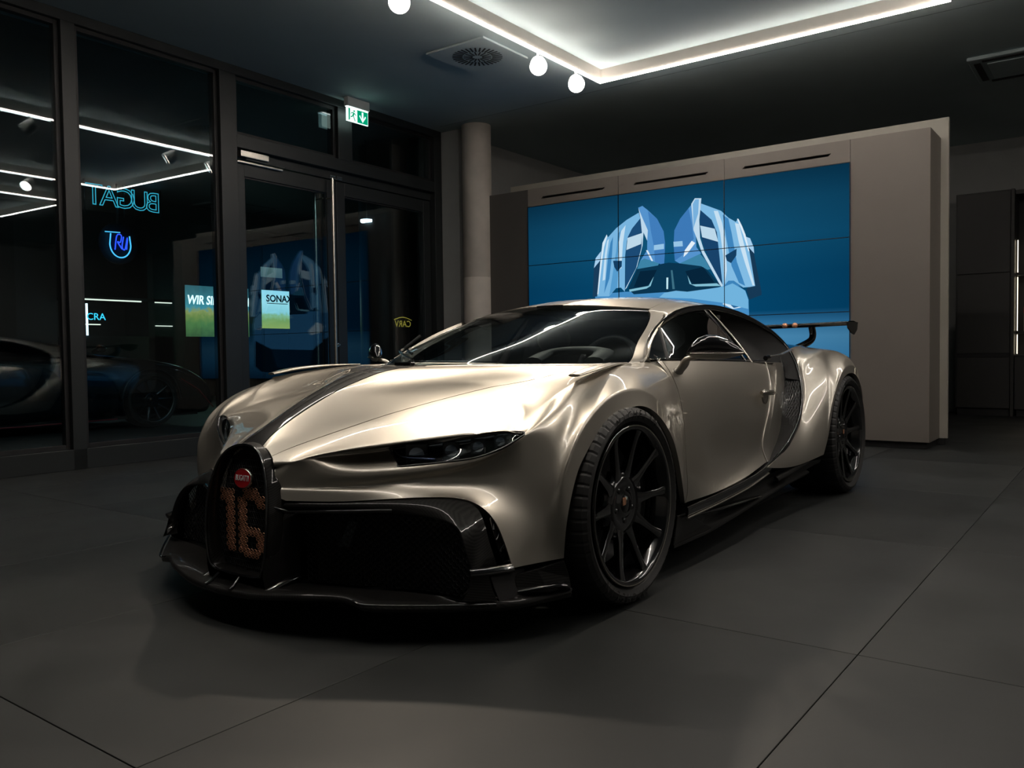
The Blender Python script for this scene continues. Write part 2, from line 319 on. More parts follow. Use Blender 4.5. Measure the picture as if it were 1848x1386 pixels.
# door closer on the left leaf
cl = tag(empty('door_closer', (WX, 2.5, 2.72)), 'slim metal closer box with folding arm above the glass door leaf', 'door closer')
for nm, a, b in (('body', (0.0, -0.22, 0.005), (0.07, 0.10, 0.062)), ('slide_rail', (0.0, -0.23, -0.045), (0.03, 0.30, -0.025))):
    MB().box(a, b).build(nm, STEEL, cl, bevel=0.004)
MB().tube([(0.035, -0.14, -0.005), (0.035, 0.31, -0.012)], 0.007, 6).build('arm', STEEL, cl)
cl.rotation_euler = (0, 0, 0.0245)

# ---------------------------------------------------------------- ceiling light loops, spots, vents
def led_loop(x0, x1, y0, y1, label):
    z = 3.42; wv = 0.017
    root = tag(empty('ceiling_light', ((x0 + x1) / 2, y1, z)), label, 'light', 'rectangular ceiling light lines')
    ox, oy = (x0 + x1) / 2, y1
    def seg(a, b, nm, m, zz0, zz1, hw):
        if abs(a[0] - b[0]) < 1e-6: lo, hi = (a[0] - hw, min(a[1], b[1]) - hw, zz0), (a[0] + hw, max(a[1], b[1]) + hw, zz1)
        else: lo, hi = (min(a[0], b[0]) + hw, a[1] - hw, zz0), (max(a[0], b[0]) - hw, a[1] + hw, zz1)
        MB().box(tuple(Vector(lo) - Vector((ox, oy, z))), tuple(Vector(hi) - Vector((ox, oy, z)))).build(nm, m, root)
    c = [(x0, y0), (x1, y0), (x1, y1), (x0, y1)]
    for k in range(4):
        seg(c[k], c[(k + 1) % 4], 'profile', ALU, z + 0.010, z + 0.12, 0.012)
        seg(c[k], c[(k + 1) % 4], 'diffuser', LED, z, z + 0.010, wv)
    return root
led_loop(-1.72, 1.24, -1.55, 4.46, 'long rectangle of glowing white light line hung above the silver sports car')
led_loop(2.75, 5.60, 1.2, 4.60, 'second light line rectangle on the ceiling beside the camera, mirrored in the windows')
def spot(x, y, tx, ty, tz, label, power=SPOT_W, z=3.42):
    d = Vector((tx - x, ty - y, tz - 3.25)).normalized()
    root = tag(empty('spotlight', (x, y, z)), label, 'spotlight', 'white track spotlights')
    MB().tube([(0, 0, 0.0), (0, 0, -0.06)], 0.011, 10).build('stem', WHITE, root, smooth=True)
    c = Vector((0, 0, -0.105)); a = d
    p0 = c - a * 0.055; p1 = c + a * 0.085
    MB().tube([p0, p0 + a * 0.012, p0 + a * 0.04, p1], [0.045, 0.062, 0.068, 0.074], 28, caps=False).tube([p0, p0 + a * 0.001], 0.045, 28).build('housing', WHITE, root, auto=40)
    MB().tube([p1 - a * 0.014, p1 - a * 0.008], 0.070, 28).build('lens', DISC, root)
    L = bpy.data.lights.new('spot_bulb', 'SPOT'); L.energy = power; L.spot_size = math.radians(52); L.spot_blend = 0.6; L.color = (1.0, 0.84, 0.66); L.shadow_soft_size = 0.05
    lo = bpy.data.objects.new('bulb', L); COL.objects.link(lo); lo.parent = root; lo.location = p1 + a * 0.01
    lo.rotation_euler = a.to_track_quat('-Z', 'Y').to_euler()
    return root
spot(-1.72, 3.42, 0.9, -0.2, 0.7, 'white track spotlight beside the square ceiling vent', SPOT_W * 2.2)
spot(-1.72, 4.02, 1.0, 0.2, 0.7, 'white track spotlight closest to the corner of the light line', SPOT_W * 2.0)
spot(-1.72, 1.75, 0.3, -0.9, 0.6, 'white track spotlight cut off by the top edge of the photo', SPOT_W * 2.4)
spot(-1.72, -0.2, 0.2, -0.4, 0.7, 'white track spotlight over the nose of the silver car, window side', SPOT_W * 0.5)
spot(1.24, 3.2, 0.0, 0.0, 0.7, 'white spotlight on the far line mirrored beside the neon letter A', SPOT_W * 0.5)
spot(1.24, 2.4, -0.1, -0.3, 0.7, 'white spotlight on the far line mirrored above the neon letter T', SPOT_W * 0.5)
spot(1.24, -0.4, 0.0, -0.3, 0.7, 'white track spotlight over the driver side front wheel', SPOT_W * 0.4)
# swirl air diffuser
vt = tag(empty('ceiling_vent', (-2.38, 3.42, ZC)), 'square white ceiling vent plate with a ring of radial black slots', 'vent')
MB().box((-0.325, -0.325, -0.018), (0.325, 0.325, 0.0)).build('plate', CEIL, vt, bevel=0.004)
sm = None
for k in range(32):
    for r0, r1, wd in ((0.135, 0.225, 0.0075), (0.045, 0.125, 0.006)):
        if r0 < 0.1 and k % 2: continue
        a = 2 * PI * k / 32 + (0.1 if r0 < 0.1 else 0)
        o = MB().box((r0, -wd, -0.0205), (r1, wd, -0.0185)).build('slot', BLACK, vt); o.rotation_euler = (0, 0, a)
# ceiling cassette
ac = tag(empty('air_conditioner', (1.52, 6.72, ZC)), 'square ceiling cassette air conditioner in the dark ceiling by the cabinets', 'air conditioner')
MB().box((-0.42, -0.42, -0.035), (0.42, 0.42, 0)).build('panel', CEIL, ac, bevel=0.012)
MB().box((-0.27, -0.27, -0.05), (0.27, 0.27, -0.035)).build('grille', CEIL, ac, bevel=0.008)
for a in range(4):
    o = MB().box((-0.30, -0.375, -0.042), (0.30, -0.32, -0.0352)).build('outlet_slot', BLACK, ac); o.rotation_euler = (0, 0, a * PI / 2)
# ceiling seams
for n, (a, b) in enumerate((((-4.2, 4.98, ZC - 0.0012), (8.7, 4.984, ZC)), ((1.9, 4.4, ZC - 0.0012), (1.904, 9.9, ZC)))):
    struct(MB().box(a, b).build('trim_%d' % (20 + n), mat('ceiling_joint', (0.10, 0.11, 0.12), 0.8, noise=0.05)))
# emergency exit sign
ES = tag(empty('exit_sign', (-4.19, 3.655, ZC)), 'green and white emergency exit sign with running figure and down arrow', 'sign')
MB().box((-0.03, -0.155, -0.095), (0.03, 0.155, 0.0)).build('housing', WHITE, ES, bevel=0.006)
MB().box((-0.006, -0.15, -0.245), (0.006, 0.15, -0.096)).build('sign_plate', emis('exit_white', (0.72, 1.0, 0.92), 1.0), ES)
MB().box((-0.008, -0.15, -0.104), (0.008, 0.15, -0.095)).build('light_strip', emis('exit_strip', (0.85, 1.0, 1.0), 6.0), ES)
EG = emis('exit_green', (0.0, 0.20, 0.10), 1.0)
x = 0.0075
MB().poly([(x, -0.005, -0.238), (x, 0.145, -0.238), (x, 0.145, -0.108), (x, -0.005, -0.108)]).build('green_field', EG, ES)
EW = emis('exit_arrow', (0.62, 1.0, 0.92), 0.9); x = 0.0085
MB().poly([(x, 0.058, -0.12), (x, 0.082, -0.12), (x, 0.082, -0.19), (x, 0.108, -0.152), (x, 0.118, -0.165), (x, 0.07, -0.228), (x, 0.022, -0.165), (x, 0.032, -0.152), (x, 0.058, -0.19)]).build('arrow', EW, ES)
fig = MB()
fig.poly([(x, -0.128, -0.238), (x, -0.108, -0.225), (x, -0.104, -0.112), (x, -0.128, -0.108)])
def bar(a, b, w_):
    a, b = Vector((0, *a)), Vector((0, *b)); t = (b - a).normalized(); n = Vector((0, -t.z, t.y)) * w_
    fig.poly([tuple(Vector((x, 0, 0)) + p) for p in (a - n, b - n, b + n, a + n)])
for a, b, w_ in (((-0.052, -0.150), (-0.066, -0.182), .011), ((-0.066, -0.182), (-0.098, -0.198), .006), ((-0.060, -0.182), (-0.036, -0.232), .006), ((-0.052, -0.146), (-0.086, -0.152), .005), ((-0.086, -0.152), (-0.094, -0.168), .004), ((-0.048, -0.150), (-0.022, -0.172), .005)): bar(a, b, w_)
fig.poly([(x, -0.048 + 0.011 * math.cos(t), -0.130 + 0.011 * math.sin(t)) for t in [2 * PI * k / 12 for k in range(12)]])
fig.build('running_figure', EG, ES)

# ---------------------------------------------------------------- display wall with nine screens
DY = 5.25
DW = tag(empty('display_wall', (-1.4, DY, 0)), 'tall taupe partition holding a wall of blue video screens behind the car', 'display wall')
def dbox(nm, a, b, m=TAUPE, bevel=0.003): return MB().box((a[0] + 1.4, a[1] - DY, a[2]), (b[0] + 1.4, b[1] - DY, b[2])).build(nm, m, DW, bevel=bevel)
ZT = 2.71; D2 = 5.72
dbox('side_panel', (-3.72, DY, 0.06), (-3.143, D2, ZT), mat('taupe_painted_shade', (0.07, 0.064, 0.06), 0.5, noise=0.02))  # shade on this panel is put into a darker taupe
dbox('side_panel', (0.349, DY, 0.06), (0.99, D2, ZT))
dbox('core', (-3.14, DY + 0.05, 0.06), (0.346, D2, 2.5), BLACK)
dbox('core', (-3.14, DY + 0.08, 2.5), (0.346, D2, ZT - 0.002), BLACK)
dbox('lower_panel', (-3.14, DY, 0.06), (0.346, DY + 0.05, 0.538))
dbox('plinth', (-3.70, DY + 0.03, 0.0), (0.965, D2, 0.06), BLACK)
dbox('back_board', (-3.73, D2, 0.06), (1.052, D2 + 0.045, 2.885), LIGHTBOARD)
dbox('board_foot', (-3.70, D2, 0.0), (1.03, D2 + 0.04, 0.06), BLACK)
for x0, x1 in ((-3.14, -1.981), (-1.977, -0.819), (-0.815, 0.346)):
    xa, xb = x0 + 0.175, x1 - 0.165; za, zb = 2.588, 2.612
    p = MB().box((x0 + 1.4, 0, 2.512), (x1 + 1.4, 0.03, za)).box((x0 + 1.4, 0, zb), (x1 + 1.4, 0.03, ZT)).box((x0 + 1.4, 0, za), (xa + 1.4, 0.03, zb)).box((xb + 1.4, 0, za), (x1 + 1.4, 0.03, zb)).build('slot_panel', TAUPE, DW)
    MB().prism([(xa + 1.4, 0.002, za), (xa + 1.425, 0.002, zb), (xa + 1.4, 0.002, zb)], (0, 0.028, 0)).build('slot_corner', TAUPE, p)
    MB().prism([(xb + 1.4, 0.002, zb), (xb + 1.375, 0.002, za), (xb + 1.4, 0.002, za)], (0, 0.028, 0)).build('slot_corner', TAUPE, p)
# the screens: a blue studio backdrop with a lit floor
def screen_mat():
    m = bpy.data.materials.new('screen_backdrop'); m.use_nodes = True; nt = m.node_tree; nt.nodes.clear()
    tc = nt.nodes.new('ShaderNodeTexCoord'); sp = nt.nodes.new('ShaderNodeSeparateXYZ'); nt.links.new(tc.outputs['Object'], sp.inputs[0])
    mr = nt.nodes.new('ShaderNodeMapRange'); mr.inputs['From Min'].default_value = 0.5; mr.inputs['From Max'].default_value = 2.55; nt.links.new(sp.outputs['Z'], mr.inputs['Value'])
    r = nt.nodes.new('ShaderNodeValToRGB'); e = r.color_ramp.elements
    e[0].position = 0.0; e[0].color = (*lin((20, 66, 104)), 1); e[1].position = 1.0; e[1].color = (*lin((12, 62, 92)), 1)
    for p, c in ((0.14, (70, 150, 205)), (0.24, (88, 165, 215)), (0.31, (52, 128, 180)), (0.36, (5, 84, 130)), (0.52, (8, 84, 128)), (0.70, (20, 96, 138)), (0.85, (20, 88, 126))):
        n = e.new(p); n.color = (*lin(c), 1)
    nt.links.new(mr.outputs[0], r.inputs[0])
    # darker towards the sides
    mx = nt.nodes.new('ShaderNodeMath'); mx.operation = 'ADD'; mx.inputs[1].default_value = -0.05; nt.links.new(sp.outputs['X'], mx.inputs[0])
    ab = nt.nodes.new('ShaderNodeMath'); ab.operation = 'ABSOLUTE'; nt.links.new(mx.outputs[0], ab.inputs[0])
    m2 = nt.nodes.new('ShaderNodeMapRange'); m2.inputs['From Min'].default_value = 0.2; m2.inputs['From Max'].default_value = 1.8; m2.inputs['To Min'].default_value = 1.15; m2.inputs['To Max'].default_value = 0.72
    nt.links.new(ab.outputs[0], m2.inputs['Value'])
    em = nt.nodes.new('ShaderNodeEmission'); nt.links.new(r.outputs[0], em.inputs[0]); nt.links.new(m2.outputs[0], em.inputs[1])
    ml = nt.nodes.new('ShaderNodeMath'); ml.operation = 'MULTIPLY'; ml.inputs[1].default_value = SCREEN_S; nt.links.new(m2.outputs[0], ml.inputs[0]); nt.links.new(ml.outputs[0], em.inputs[1])
    o = nt.nodes.new('ShaderNodeOutputMaterial'); nt.links.new(em.outputs[0], o.inputs[0]); return m
SM = screen_mat(); BZ = mat('screen_bezel', (0.004, 0.008, 0.012), 0.4, noise=0.1)
SX = [-3.14 + 1.162 * k for k in range(4)]; SZ = [2.51 - 0.657 * k for k in range(4)]
for i in range(3):
    for j in range(3):
        s_ = MB().box((SX[i] + 1.4 + 0.002, -0.004, SZ[j + 1] + 0.002), (SX[i + 1] + 1.4 - 0.002, 0.05, SZ[j] - 0.002)).build('screen', SM, DW)
for i in range(4): MB().box((SX[i] + 1.4 - 0.0035, -0.011, SZ[3]), (SX[i] + 1.4 + 0.0035, -0.003, SZ[0])).build('bezel', BZ, DW)
for j in range(4): MB().box((SX[0] + 1.4, -0.0105, SZ[j] - 0.0035), (SX[3] + 1.4, -0.003, SZ[j] + 0.0035)).build('bezel', BZ, DW)
for n, (c, pts) in enumerate(SCREENPOLY):
    y = -0.0045 - 0.00012 * n
    m_ = emis('screen_print_%d_%d_%d' % c, lin(c), PRINT_S)
    MB().poly([(px_ / 1000 + 1.4, y, pz_ / 1000) for px_, pz_ in pts]).build('screen_image', m_, DW, fixn=False)

# ---------------------------------------------------------------- dark cabinets at the back right
CY = 9.55
cb = tag(empty('tall_cabinet', (0.85, CY, 0)), 'tall dark grey fitted cabinet beyond the display wall', 'cabinet')
for nm, a, b, m in (('carcass', (-0.32, 0.02, 0.09), (0.31, 0.44, 2.82), DARKCAB), ('plinth', (-0.30, 0.04, 0), (0.30, 0.44, 0.09), BLACK), ('door', (-0.30, 0.0, 1.80), (0.285, 0.02, 2.80), DARKCAB), ('door', (-0.30, 0.0, 0.79), (0.285, 0.02, 1.792), DARKCAB), ('drawer_front', (-0.30, 0.0, 0.10), (0.285, 0.02, 0.735), DARKCAB), ('side_panel', (0.295, -0.02, 0.0), (0.33, 0.44, 2.82), DARKCAB)):
    MB().box(a, b).build(nm, m, cb, bevel=0.002)
MB().box((-0.30, 0.012, 0.738), (0.285, 0.022, 0.788)).build('finger_recess', BLACK, cb)
sh = tag(empty('shelf_unit', (1.75, CY, 0)), 'open dark shelf unit with warm light strips at the right edge', 'shelf')
for nm, a, b, m in (('back_panel', (-0.56, 0.40, 0.09), (0.9, 0.43, 2.75), BLACK), ('shelf', (-0.55, 0.03, 1.755), (0.9, 0.40, 1.785), BLACK), ('shelf', (-0.55, 0.03, 1.03), (0.9, 0.40, 1.06), BLACK), ('base_cabinet', (-0.56, 0.0, 0.09), (0.9, 0.43, 0.735), DARKCAB), ('worktop', (-0.56, 0.0, 0.735), (0.9, 0.43, 0.765), BLACK), ('top_panel', (-0.56, 0.0, 2.75), (0.9, 0.43, 2.80), DARKCAB), ('plinth', (-0.54, 0.04, 0), (0.9, 0.43, 0.09), BLACK)):
    MB().box(a, b).build(nm, m, sh, bevel=0.002)
for z0, z1 in ((0.78, 1.02), (1.07, 1.74), (1.8, 2.2)): MB().box((-0.553, 0.16, z0), (-0.546, 0.175, z1)).build('light_strip', LEDW, sh)
MB().box((-0.45, 0.16, 1.748), (0.85, 0.18, 1.7545)).build('light_strip', LEDW, sh); MB().box((-0.45, 0.16, 1.022), (0.85, 0.18, 1.0295)).build('light_strip', LEDW, sh)
bk = MB().box((1.275, CY + 0.10, 1.062), (1.75, CY + 0.13, 1.36)).build('picture_book', mat('book_cover', (0.20, 0.21, 0.20), 0.4, noise=0.5, nscale=14), bevel=0.002)
tag(bk, 'grey picture book with red title band standing on the lit shelf', 'book')
MB().box((1.275, CY + 0.097, 1.285), (1.75, CY + 0.0995, 1.36)).build('title_band', mat('red_print', (0.45, 0.02, 0.03), 0.4, noise=0.1), bk)
wv_ = tag(empty('wall_vent', (1.72, 9.99, 3.02)), 'dark louvred vent high on the rear wall above the shelves', 'vent')
MB().box((-0.28, 0, -0.08), (0.5, 0.01, 0.08)).build('backing', BLACK, wv_)
for k in range(6): MB().box((-0.27 + 0.13 * k, -0.015, -0.08), (-0.235 + 0.13 * k, 0.0, 0.08)).build('louvre', PLASTER, wv_)

GT = {(0,0):(0,-804,565),(0,1):(0,-766,594),(0,2):(0,-720,621),(0,3):(0,-668,648),(0,4):(0,-598,682),(0,5):(0,-525,714),(0,6):(0,-462,739),(0,7):(0,-409,757),(0,8):(0,-362,772),(0,9):(0,-316,784),(0,10):(0,-275,794),(0,11):(0,-232,802),(0,12):(0,-187,807),(0,13):(0,-144,810),(0,14):(0,-97,813),(0,15):(0,-48,814),(1,0):(60,-805,561),(1,1):(48,-761,592),(1,2):(43,-706,623),(1,3):(43,-650,652),(1,4):(46,-577,687),(1,5):(49,-502,720),(1,6):(53,-439,744),(1,7):(58,-387,761),(1,8):(62,-340,775),(1,9):(66,-296,787),(1,10):(69,-256,796),(1,11):(73,-214,803),(1,12):(76,-169,808),(1,13):(77,-122,811),(1,14):(78,-70,814),(1,15):(78,-15,816),(2,0):(83,-803,557),(2,1):(98,-741,586),(2,2):(126,-641,622),(2,3):(152,-551,655),(2,4):(181,-448,690),(2,5):(208,-353,720),(2,6):(233,-283,743),(2,7):(254,-234,757),(2,8):(274,-188,769),(2,9):(294,-142,779),(2,10):(311,-102,787),(2,11):(327,-60,795),(2,12):(341,-15,804),(2,13):(351,34,810),(2,14):(357,102,814),(2,15):(359,167,819),(3,0):(116,-811,536),(3,1):(154,-720,570),(3,2):(215,-575,613),(3,3):(272,-451,650),(3,4):(336,-316,684),(3,5):(394,-204,711),(3,6):(444,-124,731),(3,7):(484,-79,742),(3,8):(524,-34,750),(3,9):(563,13,760),(3,10):(595,56,770),(3,11):(623,101,781),(3,12):(647,156,793),(3,13):(668,234,804),(3,14):(682,386,812),(3,15):(675,575,815),(4,0):(136,-821,520),(4,1):(198,-733,548),(4,2):(281,-598,587),(4,3):(359,-474,619),(4,4):(461,-340,648),(4,5):(559,-256,662),(4,6):(657,-221,665),(4,7):(715,-216,669),(4,8):(757,-202,687),(4,9):(783,-166,714),(4,10):(802,-118,740),(4,11):(816,-64,762),(4,12):(816,-5,776),(4,13):(785,194,801),(4,14):(751,409,814),(4,15):(728,612,821),(4,16):(738,632,821),(4,17):(768,647,822),(4,18):(777,674,822),(4,19):(804,990,818),(4,20):(804,1407,809),(4,21):(781,1893,796),(5,0):(136,-819,507),(5,1):(219,-761,533),(5,2):(317,-679,554),(5,3):(424,-590,570),(5,4):(555,-496,588),(5,5):(668,-430,603),(5,6):(757,-382,611),(5,7):(788,-347,618),(5,8):(804,-251,667),(5,9):(812,-193,706),(5,10):(823,-141,734),(5,11):(830,-87,755),(5,12):(826,-23,770),(5,13):(801,176,800),(5,14):(782,395,812),(5,15):(792,597,794),(5,16):(798,620,789),(5,17):(809,642,786),(5,18):(812,664,784),(5,19):(839,958,754),(5,20):(845,1357,737),(5,21):(821,1825,744),(6,0):(122,-807,496),(6,1):(227,-765,527),(6,2):(263,-622,532),(6,3):(352,-509,542),(6,4):(525,-457,570),(6,5):(657,-420,593),(6,6):(753,-383,608),(6,7):(805,-360,608),(6,8):(835,-295,653),(6,9):(844,-224,696),(6,10):(848,-169,722),(6,11):(848,-114,741),(6,12):(842,-45,759),(6,13):(826,145,794),(6,14):(821,360,803),(6,15):(838,563,765),(6,16):(844,600,751),(6,17):(847,625,740),(6,18):(849,647,734),(6,19):(863,923,683),(6,20):(866,1311,658),(6,21):(851,1771,680),(7,0):(139,-819,489),(7,1):(223,-761,503),(7,2):(325,-685,492),(7,3):(464,-583,500),(7,4):(575,-514,512),(7,5):(681,-458,529),(7,6):(758,-417,559),(7,7):(813,-372,600),(7,8):(853,-322,639),(7,9):(875,-259,675),(7,10):(877,-203,698),(7,11):(873,-148,719),(7,12):(868,-76,742),(7,13):(862,99,782),(7,14):(863,306,786),(7,15):(874,509,735),(7,16):(878,570,707),(7,17):(879,601,689),(7,18):(879,627,677),(7,19):(877,889,605),(7,20):(874,1268,575),(7,21):(869,1719,611),(8,0):(140,-819,445),(8,1):(195,-777,439),(8,2):(312,-690,439),(8,3):(445,-595,450),(8,4):(579,-506,474),(8,5):(685,-444,507),(8,6):(765,-403,544),(8,7):(819,-375,571),(8,8):(878,-340,600),(8,9):(903,-299,628),(8,10):(908,-248,657),(8,11):(907,-195,684),(8,12):(904,-121,718),(8,13):(904,40,762),(8,14):(906,240,765),(8,15):(909,437,704),(8,16):(907,529,654),(8,17):(904,573,631),(8,18):(900,607,614),(8,19):(886,856,525),(8,20):(877,1228,490),(8,21):(877,1666,543),(9,0):(141,-819,435),(9,1):(191,-787,433),(9,2):(321,-700,431),(9,3):(452,-607,433),(9,4):(590,-505,441),(9,5):(701,-429,451),(9,6):(787,-391,462),(9,7):(839,-380,471),(9,8):(905,-366,503),(9,9):(930,-344,545),(9,10):(941,-300,602),(9,11):(944,-250,645),(9,12):(943,-173,690),(9,13):(943,-21,740),(9,14):(943,174,743),(9,15):(941,359,677),(9,16):(935,478,593),(9,17):(927,539,554),(9,18):(922,584,525),(9,19):(900,822,418),(9,20):(883,1187,383),(9,21):(879,1600,455),(10,0):(144,-822,427),(10,1):(187,-797,423),(10,2):(327,-708,419),(10,3):(461,-618,421),(10,4):(606,-523,419),(10,5):(708,-467,406),(10,6):(797,-429,380),(10,7):(863,-411,361),(10,8):(917,-403,370),(10,9):(954,-390,441),(10,10):(972,-348,548),(10,11):(976,-300,610),(10,12):(976,-221,665),(10,13):(972,-73,720),(10,14):(968,124,725),(10,15):(964,297,658),(10,16):(960,426,542),(10,17):(952,492,443),(10,18):(944,549,393),(10,19):(924,805,312),(10,20):(903,1177,303),(10,21):(883,1562,376),(11,0):(143,-825,413),(11,1):(178,-808,396),(11,2):(329,-716,394),(11,3):(468,-631,403),(11,4):(622,-538,409),(11,5):(707,-497,393),(11,6):(782,-485,336),(11,7):(860,-505,209),(11,8):(954,-362,223),(11,9):(972,-367,352),(11,10):(980,-327,475),(11,11):(984,-285,532),(11,12):(984,-217,589),(11,13):(985,-99,648),(11,14):(988,79,671),(11,15):(991,220,625),(11,16):(985,347,525),(11,17):(965,455,379),(11,18):(948,521,260),(11,19):(948,819,260),(11,20):(934,1200,275),(11,21):(909,1556,306)}
UT = {(0,0):(0,-48,814),(0,1):(0,158,867),(0,2):(0,358,924),(0,3):(0,558,984),(0,4):(0,768,1046),(0,5):(0,986,1100),(0,6):(0,1250,1139),(0,7):(0,1621,1160),(0,8):(0,2061,1146),(0,9):(0,2499,1094),(0,10):(0,2848,1023),(0,11):(0,3118,952),(1,0):(78,-15,816),(1,1):(102,175,869),(1,2):(104,371,926),(1,3):(97,568,985),(1,4):(88,776,1046),(1,5):(79,990,1099),(1,6):(72,1283,1142),(1,7):(70,1636,1160),(1,8):(74,2061,1145),(1,9):(81,2481,1094),(1,10):(88,2807,1029),(1,11):(92,3055,964),(2,0):(359,167,819),(2,1):(351,287,869),(2,2):(337,465,931),(2,3):(319,649,989),(2,4):(295,839,1045),(2,5):(273,1018,1089),(2,6):(246,1357,1142),(2,7):(239,1667,1156),(2,8):(251,2061,1135),(2,9):(275,2434,1079),(2,10):(296,2692,1018),(2,11):(311,2880,964),(3,0):(675,575,815),(3,1):(645,697,885),(3,2):(616,817,943),(3,3):(582,937,996),(3,4):(539,1038,1043),(3,5):(512,1088,1065),(3,6):(451,1421,1120),(3,7):(439,1699,1130),(3,8):(454,2064,1102),(3,9):(493,2372,1036),(3,10):(525,2539,978),(3,11):(553,2644,927),(4,0):(728,612,821),(4,1):(678,729,891),(4,2):(643,864,956),(4,3):(617,1010,1007),(4,4):(602,1108,1033),(4,5):(586,1231,1059),(4,6):(573,1437,1088),(4,7):(573,1731,1100),(4,8):(600,2066,1064),(4,9):(652,2318,988),(4,10):(694,2407,927),(4,11):(732,2435,870)}
QT = {(0,0):(732,2435,870),(0,1):(693,2749,887),(0,2):(660,3004,879),(0,3):(644,3127,870),(0,4):(637,3229,861),(0,5):(635,3310,854),(0,6):(636,3378,848),(0,7):(638,3435,840),(0,8):(639,3481,831),(0,9):(641,3517,821),(0,10):(643,3554,806),(1,0):(784,2405,792),(1,1):(805,2486,822),(1,2):(820,2670,859),(1,3):(817,2796,865),(1,4):(812,2904,864),(1,5):(807,2997,861),(1,6):(802,3104,853),(1,7):(795,3213,837),(1,8):(786,3320,811),(1,9):(772,3424,773),(1,10):(757,3510,726),(2,0):(838,2329,687),(2,1):(851,2383,734),(2,2):(874,2548,798),(2,3):(878,2656,818),(2,4):(878,2757,831),(2,5):(875,2855,840),(2,6):(870,2976,843),(2,7):(861,3112,826),(2,8):(851,3236,787),(2,9):(837,3360,725),(2,10):(822,3466,651),(3,0):(878,2231,581),(3,1):(895,2266,608),(3,2):(926,2425,694),(3,3):(932,2513,733),(3,4):(933,2608,769),(3,5):(932,2713,801),(3,6):(929,2849,822),(3,7):(920,3012,809),(3,8):(908,3152,757),(3,9):(892,3289,669),(3,10):(874,3408,564),(4,0):(907,2067,458),(4,1):(932,2136,462),(4,2):(969,2313,549),(4,3):(972,2386,607),(4,4):(974,2475,676),(4,5):(975,2582,740),(4,6):(973,2729,790),(4,7):(967,2916,785),(4,8):(956,3068,723),(4,9):(937,3212,611),(4,10):(915,3330,474),(5,0):(921,1859,363),(5,1):(954,2006,336),(5,2):(990,2227,382),(5,3):(995,2301,454),(5,4):(996,2378,563),(5,5):(998,2478,670),(5,6):(999,2629,752),(5,7):(996,2837,759),(5,8):(987,2998,691),(5,9):(970,3137,564),(5,10):(944,3235,402),(6,0):(936,1485,288),(6,1):(950,1848,253),(6,2):(996,2211,279),(6,3):(1000,2296,393),(6,4):(999,2369,516),(6,5):(1001,2473,630),(6,6):(1004,2625,706),(6,7):(1006,2796,712),(6,8):(1004,2938,655),(6,9):(993,3056,532),(6,10):(966,3126,358)}
# ================================================================ the car
PAINT = mat('champagne_silver_paint', PAINTC, 0.40, 0.85, 1.0, 0.02, noise=0.01, nscale=900)
GBLACK = mat('gloss_black', (0.006, 0.006, 0.007), 0.12, 0.0, 1.0, 0.02, noise=0.05)
CARBON = carbon('gloss_carbon', (0.003, 0.003, 0.003), (0.013, 0.0125, 0.012), 0.5, 0.45, 420)
CARBONB = carbon('stripe_carbon', (0.008, 0.008, 0.009), (0.010, 0.010, 0.010), 0.5, 0.8, 420)
RUBBER = mat('tyre_rubber', (0.016, 0.016, 0.016), 0.55, noise=0.12, nscale=30)
DARK = mat('dark_underside', (0.004, 0.004, 0.0045), 0.8, noise=0.1)
CGLASS = glass('car_glass', (0.50, 0.56, 0.57), 1.5)
CHROME = mat('dark_chrome', (0.55, 0.53, 0.50), 0.10, 1.0, noise=0.03)
SATIN = mat('satin_silver', (0.62, 0.57, 0.50), 0.25, 1.0, noise=0.03)
COPPER = mat('copper', (0.80, 0.40, 0.24), 0.45, 0.8, noise=0.1, nscale=40)
MESHM = mat('grille_wire', (0.012, 0.013, 0.014), 0.45, 0.0, 0.15, noise=0.1)
WHEELM = mat('gloss_black_wheel', (0.010, 0.010, 0.011), 0.16, 0.3, 1.0, 0.03, noise=0.05)
INTER = mat('dark_interior', (0.020, 0.021, 0.022), 0.6, noise=0.15)
CAR = tag(empty('sports_car', (0, 0, 0)), 'champagne silver hypercar with black bonnet stripe, horseshoe grille and black wheels', 'car')

V3 = lambda t: Vector((t[0] / 1000, t[1] / 1000, t[2] / 1000))
G = {k: V3(v) for k, v in GT.items()}; Uu = {k: V3(v) for k, v in UT.items()}; Qq = {k: V3(v) for k, v in QT.items()}

